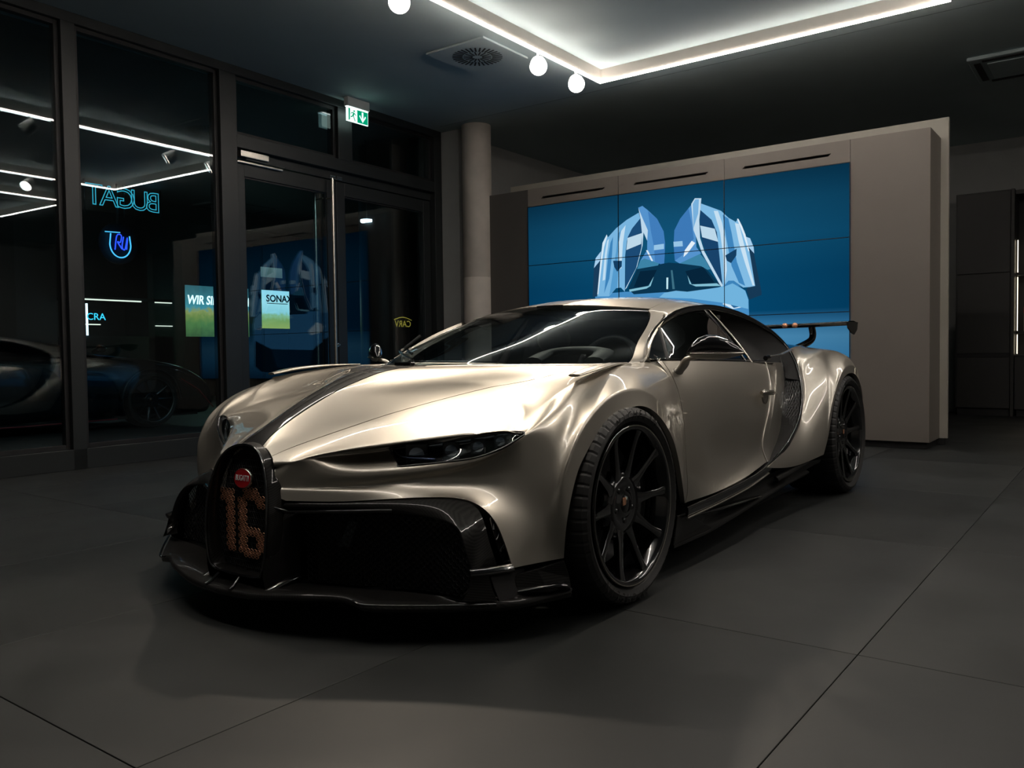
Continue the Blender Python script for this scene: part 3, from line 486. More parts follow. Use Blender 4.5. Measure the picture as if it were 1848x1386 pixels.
def build_body():
    verts = []; idx = {}
    def vid(p, side):
        q = (0.0 if abs(p.x) < 1e-4 else p.x * side, p.y, p.z); k = (round(q[0], 5), round(q[1], 5), round(q[2], 5))
        if k not in idx: idx[k] = len(verts); verts.append(Vector(q))
        return idx[k]
    faces = []; pan = []; PN = []
    def pid(n):
        if n not in PN: PN.append(n)
        return PN.index(n)
    crease = {}; vcrease = {}
    for side in (1, -1):
        def F(a, b, c, d, name):
            f = [vid(p, side) for p in (a, b, c, d)]
            faces.append(f if side > 0 else f[::-1]); pan.append(pid(name))
        def cr(a, b, v): crease[tuple(sorted((vid(a, side), vid(b, side))))] = v
        def vc(a, v): vcrease[vid(a, side)] = v
        sd = 'L' if side > 0 else 'R'
        for s in range(21):
            for r in range(11):
                if not all((rr, ss) in G for rr in (r, r + 1) for ss in (s, s + 1)): continue
                if s >= 15 and r < 4: continue
                if r == 0: n = 'bonnet_stripe'
                elif r in (1, 2): n = 'bonnet'
                elif s >= 18: n = 'door_' + sd
                elif r == 6 and 3 <= s <= 6: n = 'lamp_' + sd
                else: n = 'front_wing_' + sd
                F(G[r, s], G[r + 1, s], G[r + 1, s + 1], G[r, s + 1], n)
        for k in range(11):
            for r in range(4):
                if r == 3: n = 'roof_frame_' + sd
                elif k < 5: n = 'windscreen'
                elif r == 0: n = 'roof_stripe'
                else: n = 'roof_panel'
                F(Uu[r, k], Uu[r + 1, k], Uu[r + 1, k + 1], Uu[r, k + 1], n)
        for k in range(10):
            for r in range(6): F(Qq[r, k], Qq[r + 1, k], Qq[r + 1, k + 1], Qq[r, k + 1], 'rear_quarter_' + sd)
        for s in range(1, 7): cr(G[5, s], G[5, s + 1], 0.85 if s < 6 else 0.6)
        for s in range(1, 4): cr(G[6, s], G[6, s + 1], 0.5)
        for s in range(9, 16): cr(G[10, s], G[10, s + 1], 0.55 if s < 15 else 0.3)
        for s in range(0, 6): cr(G[8, s], G[8, s + 1], 0.35)
        for s in range(6, 12): cr(G[4, s], G[4, s + 1], 0.45)
        for s in range(0, 7): cr(G[9, s], G[9, s + 1], 0.1)
        for k in range(3, 8): cr(Qq[5, k], Qq[5, k + 1], 0.55)
        for p in (G[11, 0], G[11, 1], G[11, 7], G[11, 8], G[11, 18], G[11, 21], Qq[6, 0], Qq[6, 2], Qq[6, 10], Qq[5, 10], G[4, 21], Uu[4, 0], G[4, 15]): vc(p, 1.0)
    me = bpy.data.meshes.new('cage'); me.from_pydata([tuple(v) for v in verts], [], faces)
    me.polygons.foreach_set('material_index', pan)
    for n in PN: me.materials.append(bpy.data.materials.new('tmp_' + n))
    ea = me.attributes.new('crease_edge', 'FLOAT', 'EDGE'); va = me.attributes.new('crease_vert', 'FLOAT', 'POINT')
    for e in me.edges:
        c = crease.get(tuple(sorted(e.vertices)))
        if c: ea.data[e.index].value = c
    for k, v in vcrease.items(): va.data[k].value = v
    o = bpy.data.objects.new('cage', me); COL.objects.link(o)
    md = o.modifiers.new('s', 'SUBSURF'); md.levels = md.render_levels = 1
    N = len(verts); tgt = np.array([tuple(v) for v in verts]); cur = tgt.copy()
    for it in range(7):
        me.vertices.foreach_set('co', cur.ravel()); me.update()
        dg = bpy.context.evaluated_depsgraph_get(); dg.update()
        ev = o.evaluated_get(dg).to_mesh(); a = np.empty(len(ev.vertices) * 3); ev.vertices.foreach_get('co', a); a = a.reshape(-1, 3)[:N]
        cur = cur + (tgt - a) * 0.8
        cur[np.abs(tgt[:, 0]) < 1e-4, 0] = 0
        o.evaluated_get(dg).to_mesh_clear()
    me.vertices.foreach_set('co', cur.ravel()); me.update()
    md.levels = md.render_levels = 3
    dg = bpy.context.evaluated_depsgraph_get(); dg.update()
    eo = o.evaluated_get(dg); ev = eo.to_mesh()
    co = np.empty(len(ev.vertices) * 3); ev.vertices.foreach_get('co', co); co = co.reshape(-1, 3)
    nm = np.array([tuple(v.normal) for v in ev.vertices])
    pol = [tuple(p.vertices) for p in ev.polygons]; pm = [p.material_index for p in ev.polygons]
    eo.to_mesh_clear(); bpy.data.objects.remove(o)
    for n in PN: bpy.data.materials.remove(bpy.data.materials['tmp_' + n])
    out = {}
    for i, n in enumerate(PN): out[n] = [p for p, m_ in zip(pol, pm) if m_ == i]
    return co, nm, out
BCO, BNM, BPAN = build_body()

def panel(name, key, m, parent, gap=0.0022, lip=0.02, shift=0.0):
    polys = BPAN[key]; used = sorted({i for p in polys for i in p}); mp = {v: k for k, v in enumerate(used)}
    co = BCO[used].copy(); nm = BNM[used].copy()
    fs = [tuple(mp[i] for i in p) for p in polys]
    ec = {}
    for f in fs:
        for a, b in zip(f, f[1:] + f[:1]): ec.setdefault((min(a, b), max(a, b)), []).append((a, b))
    bnd = [(v[0]) for k, v in ec.items() if len(v) == 1]
    # tuck the free edge in by the shut-line gap
    acc = np.zeros_like(co); cnt = np.zeros(len(co))
    for f in fs:
        c = co[list(f)].mean(0)
        for i in f: acc[i] += c; cnt[i] += 1
    bv = {i for e in bnd for i in e}
    for i in bv:
        if abs(co[i][0]) < 1e-5: pass
        d = acc[i] / cnt[i] - co[i]; d -= nm[i] * d.dot(nm[i]); L = np.linalg.norm(d)
        if L > 1e-9: co[i] += d / L * min(gap, L * 0.4)
    if shift: co += nm * shift
    nv = len(co); V = [tuple(p) for p in co]; NL = [tuple(n) for n in nm]; dup = {}
    fs2 = list(fs)
    def lipv(i, k, nrm):
        key_ = (i, k)
        if key_ not in dup:
            dup[key_] = len(V); V.append(tuple(co[i] - nm[i] * (lip if k else 0.0))); NL.append(list(nrm))
        else:
            n_ = NL[dup[key_]]; NL[dup[key_]] = [n_[0] + nrm[0], n_[1] + nrm[1], n_[2] + nrm[2]]
        return dup[key_]
    for a, b in bnd:
        t = co[b] - co[a]; nr = np.cross(t, nm[a]); L = np.linalg.norm(nr)
        nr = nr / L if L > 1e-9 else nm[a]
        q = (lipv(a, 0, nr), lipv(a, 1, nr), lipv(b, 1, nr), lipv(b, 0, nr)); fs2.append(q)
    me = bpy.data.meshes.new(name); me.from_pydata(V, [], fs2); me.materials.append(m); me.shade_smooth()
    me.normals_split_custom_set_from_vertices([tuple(Vector(n).normalized()) for n in NL])
    o = bpy.data.objects.new(name, me); COL.objects.link(o); o.parent = parent
    return o
for key in ('bonnet',): panel('bonnet', key, PAINT, CAR)
panel('bonnet_stripe', 'bonnet_stripe', CARBONB, CAR, gap=0.0008, shift=0.002)
panel('roof_panel', 'roof_panel', PAINT, CAR, gap=0.0012); panel('roof_stripe', 'roof_stripe', CARBONB, CAR, gap=0.0008, shift=0.001)
wsn = panel('windscreen', 'windscreen', CGLASS, CAR, gap=0.004, lip=0.0001, shift=-0.003)
for sd in 'LR':
    panel('front_wing', 'front_wing_' + sd, PAINT, CAR)
    panel('door', 'door_' + sd, PAINT, CAR, gap=0.003)
    panel('roof_frame', 'roof_frame_' + sd, PAINT, CAR, gap=0.0008)
    panel('rear_quarter', 'rear_quarter_' + sd, PAINT, CAR, gap=0.0015)

# ---------------------------------------------------------------- front: horseshoe, grilles, splitter
def mir(pts, s): return [Vector((p[0] * s, p[1], p[2])) for p in pts]
HS = [(0, -.822, .573), (.046, -.825, .567), (.088, -.832, .549), (.119, -.842, .516), (.142, -.850, .47), (.157, -.858, .42), (.165, -.864, .36), (.165, -.870, .28), (.157, -.872, .21), (.140, -.872, .165), (.108, -.868, .148), (0, -.866, .142)]
HC = crom(HS, 5); LOOP = HC + [Vector((-p.x, p.y, p.z)) for p in HC[-2:0:-1]]
def gy(z): return -.832 + .022 * max(0, (z - .44) / .13)
hs = MB(); n_ = len(LOOP); cz = Vector((0, -.87, .36))
def off(p, k, dy): return Vector((p.x * k, p.y + dy, cz.z + (p.z - cz.z) * (1 - (1 - k) * 0.5)))
hs.grid([[off(p, 1.0, .09) for p in LOOP], [off(p, 1.035, .045) for p in LOOP], [off(p, 1.02, .016) for p in LOOP], [off(p, 1.0, .004) for p in LOOP], [off(p, .985, -.004) for p in LOOP], [off(p, .955, .004) for p in LOOP], [Vector((p.x * .93, gy(p.z) + .012, off(p, .93, 0).z)) for p in LOOP]], closed=True)
hso = hs.build('horseshoe_surround', CARBON, CAR, smooth=True)
MB().tube([off(p, .975, -.004) for p in LOOP], .0045, 8, closed=True).build('surround_bead', GBLACK, hso, smooth=True)
bk_ = MB(); ins = [Vector((p.x * .93, gy(p.z) + .022, off(p, .93, 0).z)) for p in LOOP]
bk_.add(ins + [Vector((0, -.80, .36))], [(i, (i + 1) % n_, n_) for i in range(n_)])
bk_.build('grille_backing', DARK, CAR)
ZY = sorted([(p[2], p[1]) for p in HS])
def hy(z, d):
    for (z0, y0), (z1, y1) in zip(ZY, ZY[1:]):
        if z0 <= z <= z1: return y0 + (y1 - y0) * (z - z0) / max(1e-6, z1 - z0) + d
    return (ZY[0][1] if z < ZY[0][0] else ZY[-1][1]) + d
def hw(z):
    P = [(p[2], p[0]) for p in HS]
    best = 0
    for (z0, x0), (z1, x1) in zip(P, P[1:]):
        if min(z0, z1) <= z <= max(z0, z1): best = max(best, x0 + (x1 - x0) * (z - z0) / ((z1 - z0) or 1e-6))
    return best
def wire(mb, a, b, r, k=4):
    a, b = Vector(a), Vector(b); t = (b - a)
    if t.length < 1e-6: return
    t.normalize(); u = t.orthogonal().normalized(); v = t.cross(u); r0 = [a + (u * math.cos(2 * PI * i / k) + v * math.sin(2 * PI * i / k)) * r for i in range(k)]
    r1 = [p + (b - a) for p in r0]; mb.add(r0 + r1, [(i, (i + 1) % k, k + (i + 1) % k, k + i) for i in range(k)])
gm = MB(); sx, sz = .0125, .0105
for i in range(-14, 15):
    for j in range(0, 44):
        x = i * sx + (sx / 2 if j % 2 else 0); z = .15 + j * sz
        if abs(x) > hw(z) * .93 - .004 or hw(z) < .01: continue
        P_ = Vector((x, gy(z) + .005, z))
        for dx, dz in ((sx / 2, sz), (-sx / 2, sz), (sx, 0)):
            q = Vector((x + dx, gy(z + dz) + .005, z + dz))
            if dz == 0 and j % 2 == 0: continue
            if abs(q.x) < hw(q.z) * .93: wire(gm, P_, q, .0009, 3)
g_ = gm.build('horseshoe_mesh', MESHM, CAR, fixn=False); g_['kind'] = 'stuff'
# copper number built of hexagon outlines
d16 = []
def inside16(x, z):
    one = (-.068 <= x <= -.030 and .212 <= z <= .425) or (-.094 <= x <= -.030 and .388 <= z <= .425)
    six = (.000 <= x <= .036 and .220 <= z <= .398) or (.022 <= x <= .106 and .396 <= z <= .428) or (.097 <= x <= .134 and .366 <= z <= .405) or (.022 <= x <= .106 and .277 <= z <= .302) or (.097 <= x <= .134 and .222 <= z <= .284) or (.022 <= x <= .106 and .198 <= z <= .226)
    return one or six
cu = MB(); hw_, hh_ = .0190, .0160
for j in range(0, 20):
    for i in range(-8, 10):
        x = i * hw_ * 1.0 + (hw_ * .5 if j % 2 else 0); z = .205 + j * hh_ * .75
        if not inside16(x + .031, z + .004): continue
        c_ = [Vector((x + dx * hw_ * .5 * 1.05, 0, z + dz * hh_)) for dx, dz in ((0, .62), (1, .30), (1, -.30), (0, -.62), (-1, -.30), (-1, .30))]
        for a, b in [(c_[k], c_[(k + 1) % 6]) for k in range(6)] + [(c_[1], c_[4]), (c_[2], c_[5])]:
            wire(cu, (a.x, gy(a.z), a.z), (b.x, gy(b.z), b.z), .0010, 3)
cu.build('copper_number', COPPER, CAR, fixn=False)['label'] = 'copper number 16 made of hexagon outlines'
# oval badge
bc = Vector((.0, gy(.46) - .008, .459))
bd = MB(); N_ = 40
def oval(a, b, y): return [(a * math.cos(2 * PI * k / N_), y, b * math.sin(2 * PI * k / N_)) for k in range(N_)]
bd.grid([oval(.046, .033, .008), oval(.048, .035, 0), oval(.044, .031, -.004)], closed=True)
bo = bd.build('badge', SATIN, CAR, smooth=True); bo.location = bc; bo.rotation_euler = (-.12, 0, 0)
MB().poly(oval(.0455, .0325, -.003)[::-1]).build('enamel', mat('red_enamel', (0.55, 0.015, 0.02), 0.25, 0, 1.0, noise=0.05), bo)
tx = text_mesh('badge_lettering', 'BUGATTI', .0215, mat('white_enamel', (0.85, 0.85, 0.85), 0.4, noise=0.01), .0006)
xform(tx, Matrix.Translation((0, -.0045, 0)) @ Matrix.Rotation(PI / 2, 4, 'X') @ Matrix.Diagonal((.80, 1.25, 1, 1))); tx.parent = bo

FRO = [(.175, -.808, .388)] + [tuple(G[11, s] + Vector((0, -.006, -.004))) for s in range(2, 6)]
OPEN = [(.180, -.760, .347), (.36, -.690, .353), (.55, -.622, .358), (.65, -.600, .350), (.715, -.602, .336), (.748, -.610, .308), (.772, -.618, .262), (.795, -.620, .212), (.800, -.638, .165), (.775, -.655, .142)]
for s in (1, -1):
    O = crom(OPEN, 6)
    top = [p for p in O][:25]
    outer = resamp(crom(FRO + [(.772, -.532, .350), (.795, -.535, .290), (.815, -.515, .200)], 6), len(O) - 10)
    inner = resamp(O, len(O) - 10)[:]
    # upper lip and side of the intake: outer edge, bulged middle, opening edge, inner return
    midr = [a.lerp(b, .45) + Vector((0, -.016, .002)) for a, b in zip(outer, inner)]
    back = [p + Vector((0, .05, 0)) for p in inner]
    fr = MB().grid([mir(outer, s), mir([a.lerp(b, .12) + Vector((0, -.012, -.001)) for a, b in zip(outer, inner)], s), mir(midr, s), mir([a.lerp(b, .88) + Vector((0, -.006, 0)) for a, b in zip(outer, inner)], s), mir(inner, s), mir(back, s)])
    fr.build('intake_frame', CARBON, CAR, smooth=True, fixn=True)
    lip_ = [a.lerp(b, .62) + Vector((0, -.020, -.004)) for a, b in zip(outer, inner)][:20]
    MB().tube(mir([Vector((.158, -.852, .378))] + lip_, s), .008, 8, flat=(1.0, .55)).build('intake_blade', GBLACK, CAR, smooth=True)
    # dark air curtain slot between the frame and the painted corner
    oc = resamp([G[11, 5], G[11, 6], G[11, 7]], 10); ic = resamp([(.772, -.532, .350), (.795, -.535, .290), (.815, -.515, .200)], 10)
    MB().grid([mir([p + Vector((-.004, .006, 0)) for p in oc], s), mir([a.lerp(b, .5) + Vector((0, .09, 0)) for a, b in zip(oc, ic)], s), mir([p + Vector((0, .03, 0)) for p in ic], s)]).build('air_curtain', GBLACK, CAR, smooth=True)
    for k in range(4): MB().tube(mir([oc[3 + k * 2 - 1 if k else 2] + Vector((-.006, .03, 0)), ic[3 + k * 2 - 1 if k else 2] + Vector((0, .035, 0))], s), .006, 6, flat=(1, .5)).build('curtain_vane', GBLACK, CAR)
    # lower corner: horizontal blade, panel under it, dark hole
    MB().tube(mir([(.798, -.632, .214), (.83, -.585, .213), (.858, -.50, .211)], s), .011, 8, flat=(.55, 1.3)).build('corner_blade', GBLACK, CAR, smooth=True)
    MB().grid([mir([(.798, -.628, .205), (.80, -.640, .165), (.790, -.66, .135)], s), mir([(.832, -.588, .203), (.845, -.585, .16), (.86, -.58, .128)], s)]).build('corner_panel', CARBON, CAR, smooth=True)
    MB().grid([mir([(.832, -.580, .203), (.845, -.575, .16), (.86, -.57, .125)], s), mir([(.87, -.46, .203), (.88, -.46, .16), (.90, -.47, .125)], s)]).build('corner_duct', DARK, CAR, smooth=True)
    # triangular carbon cheek beside the horseshoe
    MB().grid([mir([(.150, -.822, .412), (.159, -.870, .345), (.159, -.878, .25), (.150, -.880, .16), (.150, -.872, .118)], s), mir([(.162, -.806, .392), (.170, -.815, .340), (.170, -.815, .25), (.168, -.81, .165), (.166, -.805, .120)], s), mir([(.176, -.770, .362), (.181, -.752, .330), (.180, -.752, .25), (.178, -.752, .170), (.176, -.752, .118)], s)]).build('grille_cheek', CARBON, CAR, smooth=True)
    MB().tube(mir([(.163, -.885, .112), (.172, -.83, .128), (.178, -.757, .140)], s), .010, 8, flat=(.8, 1.2)).build('cheek_strut', GBLACK, CAR, smooth=True)
    # mesh
    def plan(x): 
        for (x0, y0, _), (x1, y1, _) in zip([(.17, -.762, 0), (.36, -.69, 0), (.55, -.622, 0), (.72, -.60, 0)], [(.36, -.69, 0), (.55, -.622, 0), (.72, -.60, 0), (.86, -.60, 0)]):
            if x0 <= x <= x1: return y0 + (y1 - y0) * (x - x0) / (x1 - x0)
        return -.76
    def in_open(x, z):
        if z > .352 or z < .115 or x < .178: return False
        if x > .70: 
            if z > .34 - (x - .70) * .5: return False
            return x < .80 - max(0, z - .21) * .42
        return True
    im = MB(); cxw, czw = .0255, .0105
    for j in range(0, 26):
        for i in range(0, 28):
            x = .178 + i * cxw + (cxw / 2 if j % 2 else 0); z = .115 + j * czw
            if not in_open(x, z): continue
            P0 = Vector((x, plan(x) + .035, z))
            a = P0 + Vector((-cxw * .28, 0, 0)); b = P0 + Vector((cxw * .28, 0, 0)); b.y = plan(b.x) + .035; a.y = plan(a.x) + .035
            wire(im, mir([a], s)[0], mir([b], s)[0], .0013, 3)
            for e, sg in ((a, -1), (b, 1)):
                for dz in (1, -1):
                    q = Vector((e.x + sg * cxw * .22, 0, z + dz * czw)); q.y = plan(q.x) + .035
                    if in_open(q.x, q.z): wire(im, mir([e], s)[0], mir([q], s)[0], .0012, 3)
    o = im.build('intake_mesh', MESHM, CAR, fixn=False); o['kind'] = 'stuff'
    MB().grid([mir([(x, plan(x) + .085, .10) for x in (.17, .36, .55, .72, .80)], s), mir([(x, plan(x) + .085, .352) for x in (.17, .36, .55, .68, .74)], s)]).build('intake_backing', DARK, CAR)
    MB().prism(mir([(.262, -.665, .232), (.315, -.665, .236), (.345, -.655, .318), (.308, -.655, .318)], s), (0, .006, 0)).build('radar_plate', mat('grey_plate', (0.10, 0.12, 0.13), 0.5, noise=0.1), CAR)
    # splitter half
    L = [(0, -.948, .100), (.126, -.938, .101), (.22, -.922, .108), (.36, -.880, .119), (.455, -.832, .119), (.505, -.822, .112), (.551, -.806, .100), (.68, -.718, .098), (.782, -.642, .098), (.866, -.578, .100), (.912, -.520, .103), (.945, -.455, .107), (.975, -.395, .112), (.986, -.372, .114)]
    L = crom(L, 4); tp = [p + Vector((0, .006, .020)) for p in L]; nb = len(L)
    B = resamp(crom([(0, -.80, .125), (.17, -.765, .122), (.36, -.70, .118), (.55, -.64, .120), (.78, -.63, .135), (.86, -.53, .135), (.93, -.42, .14), (.965, -.352, .15)], 5), nb)
    md_ = [a.lerp(b, .45) + Vector((0, 0, -.004)) for a, b in zip(tp, B)]
    ub = [Vector((p.x * .97, p.y + .06, .088)) for p in L]; ub2 = [Vector((p.x * .9, -.30, .088)) for p in L]
    MB().grid([mir(q, s) for q in (ub2, ub, L, [p + Vector((0, -.004, .010)) for p in L], tp, md_, B)]).build('front_splitter', CARBON, CAR, smooth=True)
    if True:
        l2 = crom([(.50, -.822, .127), (.551, -.815, .122), (.68, -.728, .120), (.782, -.652, .120), (.862, -.590, .121)], 5)
        MB().tube(mir(l2, s), .0045, 6).build('splitter_bead', GBLACK, CAR, smooth=True)
    # corner fin and winglet
    MB().prism(mir([(.858, -.500, .188), (.905, -.44, .200), (.957, -.366, .218), (.966, -.352, .165), (.985, -.366, .116), (.945, -.425, .118), (.885, -.505, .122)], s), (-.012 * s, .012, 0)).build('corner_fin', CARBON, CAR, bevel=.003)
    wl = crom([(.872, -.505, .140), (.92, -.455, .150), (.965, -.398, .152), (.985, -.372, .138)], 5)
    MB().tube(mir(wl, s), [.004 + .018 * math.sin(PI * min(1, (k + .6) / (len(wl)))) for k in range(len(wl))], 10, flat=(.35, 1.0), up=(0, 0, 1)).build('winglet', GBLACK, CAR, smooth=True)
    # struts on the splitter floor in front of the horseshoe
    MB().tube(mir([(.055, -.90, .150), (.06, -.925, .128), (.066, -.944, .120)], s), .0055, 8).build('floor_strut', GBLACK, CAR, smooth=True)
    # bonnet vent blister on the wing
    vc = crom([(.822, -.085, .782), (.82, .03, .800), (.80, .17, .812), (.775, .30, .8165), (.755, .40, .818)], 5)
    MB().tube(mir(vc, s), [.004 + .030 * math.sin(PI * min(.95, (.12 + .83 * k / (len(vc) - 1)) ** .7)) for k in range(len(vc))], 12, flat=(.22, 1.0), up=(0, 0, 1)).build('wing_vent', PAINT, CAR, smooth=True)
    MB().tube(mir([v + Vector((-.012, -.003, .0035)) for v in vc[2:14]], s), .010, 8, flat=(.25, 1.0), up=(0, 0, 1)).build('vent_shade_patch', mat('vent_shadow', (0.06, 0.055, 0.05), 0.5, 0.5, noise=0.1), CAR, smooth=True)  # dark flat lens paints the shade of the vent recess

    # ------------------------------------------------------------ headlamp
    sd = 'L' if s > 0 else 'R'
    bowl = panel('headlamp', 'lamp_' + sd, GBLACK, CAR, gap=.0, lip=.0001, shift=-.045)
    lens = panel('lens', 'lamp_' + sd, glass('lamp_glass', (0.80, 0.84, 0.87), 1.5), bowl, gap=.004, lip=.004, shift=-.003)
    A_ = [G[6, k] for k in (3, 4, 5, 6, 7)]; B_ = [G[7, k] for k in (3, 4, 5, 6, 7)]
    TR = crom(A_, 8); BR = crom(B_, 8)
    for k in range(4):
        t = (.15, .34, .52, .69)[k]; i = int(t * (len(TR) - 1)); c_ = TR[i].lerp(BR[i], .52) + Vector((-.012, .030, 0)); h = (TR[i] - BR[i]).length * .33
        q = MB().box((-h * .95, -.012, -h), (h * .95, .025, h)).build('led_module', mat('lamp_module', (0.03, 0.035, 0.04), 0.15, 0.6, 1.0, noise=0.05), bowl, bevel=.004)
        q.location = mir([c_], s)[0]; q.rotation_euler = (0, 0, .62 * s)
        MB().lathe([(0, -.016), (h * .5, -.0135), (h * .72, -.0115)], 16, axis='Y').build('projector', mat('lamp_lens', (0.25, 0.30, 0.36), 0.06, 0.7, 1.0, noise=0.05), q, smooth=True)
    cr_ = [TR[k].lerp(BR[k], .16) + Vector((-.006, .012, 0)) for k in range(3, len(TR) - 3)]
    MB().tube(mir(cr_, s), .006, 6, flat=(.5, 1.2)).build('light_guide', mat('light_guide', (0.45, 0.52, 0.58), 0.12, 0.9, 0.5, noise=0.2, nscale=60), bowl, smooth=True)
    cv = crom([TR[1] + Vector((.002, .012, -.012)), TR[2].lerp(BR[2], .55) + Vector((.0, .010, 0)), TR[7].lerp(BR[7], .93) + Vector((0, .012, .006))], 6)
    MB().tube(mir(cv, s), .005, 6, flat=(.5, 1.4)).build('light_guide', mat('light_guide_blue', (0.35, 0.45, 0.75), 0.12, 0.9, 0.5, noise=0.2, nscale=60), bowl, smooth=True)
    ed = [p for p in TR] + [p for p in BR[::-1]]
    MB().tube(mir([p + Vector((0, .002, 0)) for p in ed], s), .0045, 6, closed=True).build('lamp_bezel', GBLACK, bowl, smooth=True)

    # ------------------------------------------------------------ side glass, signature line, scoop, duct
    cen = Vector((.80, 1.45, .66))
    def inw(p, d):
        v = Vector((0, cen.y - p.y, cen.z - p.z)); v.normalize(); return p + v * d
    CL = [Uu[4, k] for k in range(12)] + [Qq[k, 0] for k in range(1, 6)]
    CLs = crom(CL, 5)
    sill = [Vector(p) for p in ((.925, 1.535, .278), (.940, 1.225, .250), (.955, .875, .238), (.962, .60, .232), (.965, .505, .230))]
    path = [inw(p, .012) for p in CLs] + crom([inw(CLs[-1], .012), ] + sill, 6)[1:]
    upv = [Vector((0, cen.y - p.y, cen.z - p.z)) for p in path]
    MB().tube(mir(path, s), [.0155 * min(1, .15 + k / 7) if k < len(path) - 26 else .020 for k in range(len(path))], 10, flat=(1.0, .32), up=[Vector((0, v.y, v.z)) for v in upv]).build('signature_line', GBLACK, CAR, smooth=True)
    low_ = [p + Vector((.002, 0, -.024)) for p in crom(sill, 5)]
    MB().tube(mir(low_, s), .0042, 8).build('sill_trim', PAINT, CAR, smooth=True)
    belt = crom([G[4, k] for k in (15, 16, 17, 18, 19, 20, 21)], 6)
    topc = resamp([inw(p, .024) for p in CLs[:40]], 30)
    # DLO glass from the front corner to the B pillar
    nb = 22; bp = resamp(belt[:int(len(belt) * .90)], nb); tpp = resamp(topc[:22], nb)
    gl = MB().grid([mir([p + Vector((-.010, 0, .004)) for p in bp], s), mir([a.lerp(b, .5) + Vector((.014, 0, 0)) for a, b in zip(bp, tpp)], s), mir([p + Vector((-.008, 0, 0)) for p in tpp], s)])
    gl.build('side_window', CGLASS, CAR, smooth=True)
    MB().tube(mir([belt[k] + Vector((-.006, 0, .004)) for k in range(5, len(belt))], s), .006, 6, flat=(1, .6)).build('window_seal', GBLACK, CAR, smooth=True)
    # quarter divider and B pillar
    MB().tube(mir([(.792, .70, .826), (.755, .735, .90), (.705, .80, .963)], s), .0085, 6, flat=(1, .6)).build('window_divider', FRAME, CAR, smooth=True)
    pb = [bp[-1].lerp(tpp[-1], t) + Vector((.012 * math.sin(PI * t) - .004, 0, 0)) for t in (0, .25, .5, .75, 1)]
    MB().tube(mir(pb, s), .012, 8, flat=(1, .5), up=(0, 1, 0)).build('door_pillar', GBLACK, CAR, smooth=True)
    pb2 = [p + Vector((.002, .075 - .02 * t, -.004)) for p, t in zip(pb, (0, .25, .5, .75, 1))]
    MB().tube(mir(pb2, s), .006, 8, flat=(1, .6)).build('pillar_trim', SATIN, CAR, smooth=True)
    # scoop: dark shell between the B pillar, the belt end and the signature line
    ca = resamp([inw(p, .020) for p in CLs[35:66]], 16)
    pa = resamp([tpp[-1] + Vector((-.004, .03, .01)), pb2[2] + Vector((0, .01, 0)), pb2[0] + Vector((0, .012, 0)), Vector((.79, 2.0, .79))], 16)
    MB().grid([mir(pa, s), mir([a.lerp(b, .35) + Vector((-.10, 0, 0)) for a, b in zip(pa, ca)], s), mir([a.lerp(b, .75) + Vector((-.12, 0, 0)) for a, b in zip(pa, ca)], s), mir(ca, s)]).build('side_scoop', DARK, CAR, smooth=True)
    MB().tube(mir([(.765, 1.955, .828), (.80, 2.08, .836), (.765, 2.36, .862)], s), .007, 8, flat=(.5, 2.2), up=(0, 0, 1)).build('scoop_blade', SATIN, CAR, smooth=True)
    MB().tube(mir([(.77, 1.93, .818), (.775, 1.965, .822)], s), .014, 10).build('scoop_knob', GBLACK, CAR, smooth=True)
    # duct wall behind the door
    SL = [G[k, 21] for k in range(4, 12)]
    DL = [Vector(p) for p in ((.735, 2.30, .79), (.755, 2.27, .73), (.768, 2.24, .665), (.782, 2.185, .575), (.80, 2.10, .49), (.82, 2.03, .425), (.84, 1.93, .36), (.885, 1.68, .305))]
    S1 = crom(SL, 4); D1 = crom(DL, 4)
    mid1 = [a.lerp(b, .30) + Vector((.012, 0, 0)) for a, b in zip(S1, D1)]; mid2 = [a.lerp(b, .68) + Vector((.006, 0, 0)) for a, b in zip(S1, D1)]
    MB().grid([mir([p + Vector((-.002, .003, 0)) for p in S1], s), mir(mid1, s), mir(mid2, s), mir(D1, s)]).build('door_duct', PAINT, CAR, smooth=True, sub=1)
    MB().tube(mir([p + Vector((.001, .002, 0)) for p in S1], s), .0042, 8).build('door_edge', PAINT, CAR, smooth=True)
    ce_ = resamp([inw(p, .018) for p in CLs[54:]] + [inw(path[-22], 0)], len(D1))
    dm = MB(); NV, NU = 46, 9
    DD = resamp(D1, NV); CE = resamp(ce_, NV)
    for i in range(NV - 1):
        for j in range(NU):
            t0 = j / NU; t1 = (j + 1) / NU
            a = DD[i].lerp(CE[i], t0 + (.5 / NU if i % 2 else 0)) + Vector((-.02 * math.sin(PI * t0), 0, 0)); b = DD[i + 1].lerp(CE[i + 1], t0 + (0 if i % 2 else .5 / NU)) + Vector((-.02 * math.sin(PI * t0), 0, 0)); c_ = DD[i + 1].lerp(CE[i + 1], t0 + (1.0 if i % 2 else -.5) / NU * 1.0) + Vector((-.02 * math.sin(PI * t0), 0, 0))
            wire(dm, mir([a], s)[0], mir([b], s)[0], .0022, 3); wire(dm, mir([a], s)[0], mir([c_], s)[0], .0022, 3)
    o = dm.build('duct_mesh', MESHM, CAR, fixn=False); o['kind'] = 'stuff'
    MB().grid([mir([p + Vector((-.012, .01, 0)) for p in DD], s), mir([a.lerp(b, .5) + Vector((-.08, 0, 0)) for a, b in zip(DD, CE)], s), mir([p + Vector((-.01, 0, 0)) for p in CE], s)]).build('duct_backing', DARK, CAR, smooth=True)
    # door handle in its round cup
    hd = MB().tube(mir([(.902, 1.505, .652), (.912, 1.54, .652), (.910, 1.64, .648), (.897, 1.69, .645)], s), [.010, .014, .014, .010], 12).build('door_handle', SATIN, CAR, smooth=True)
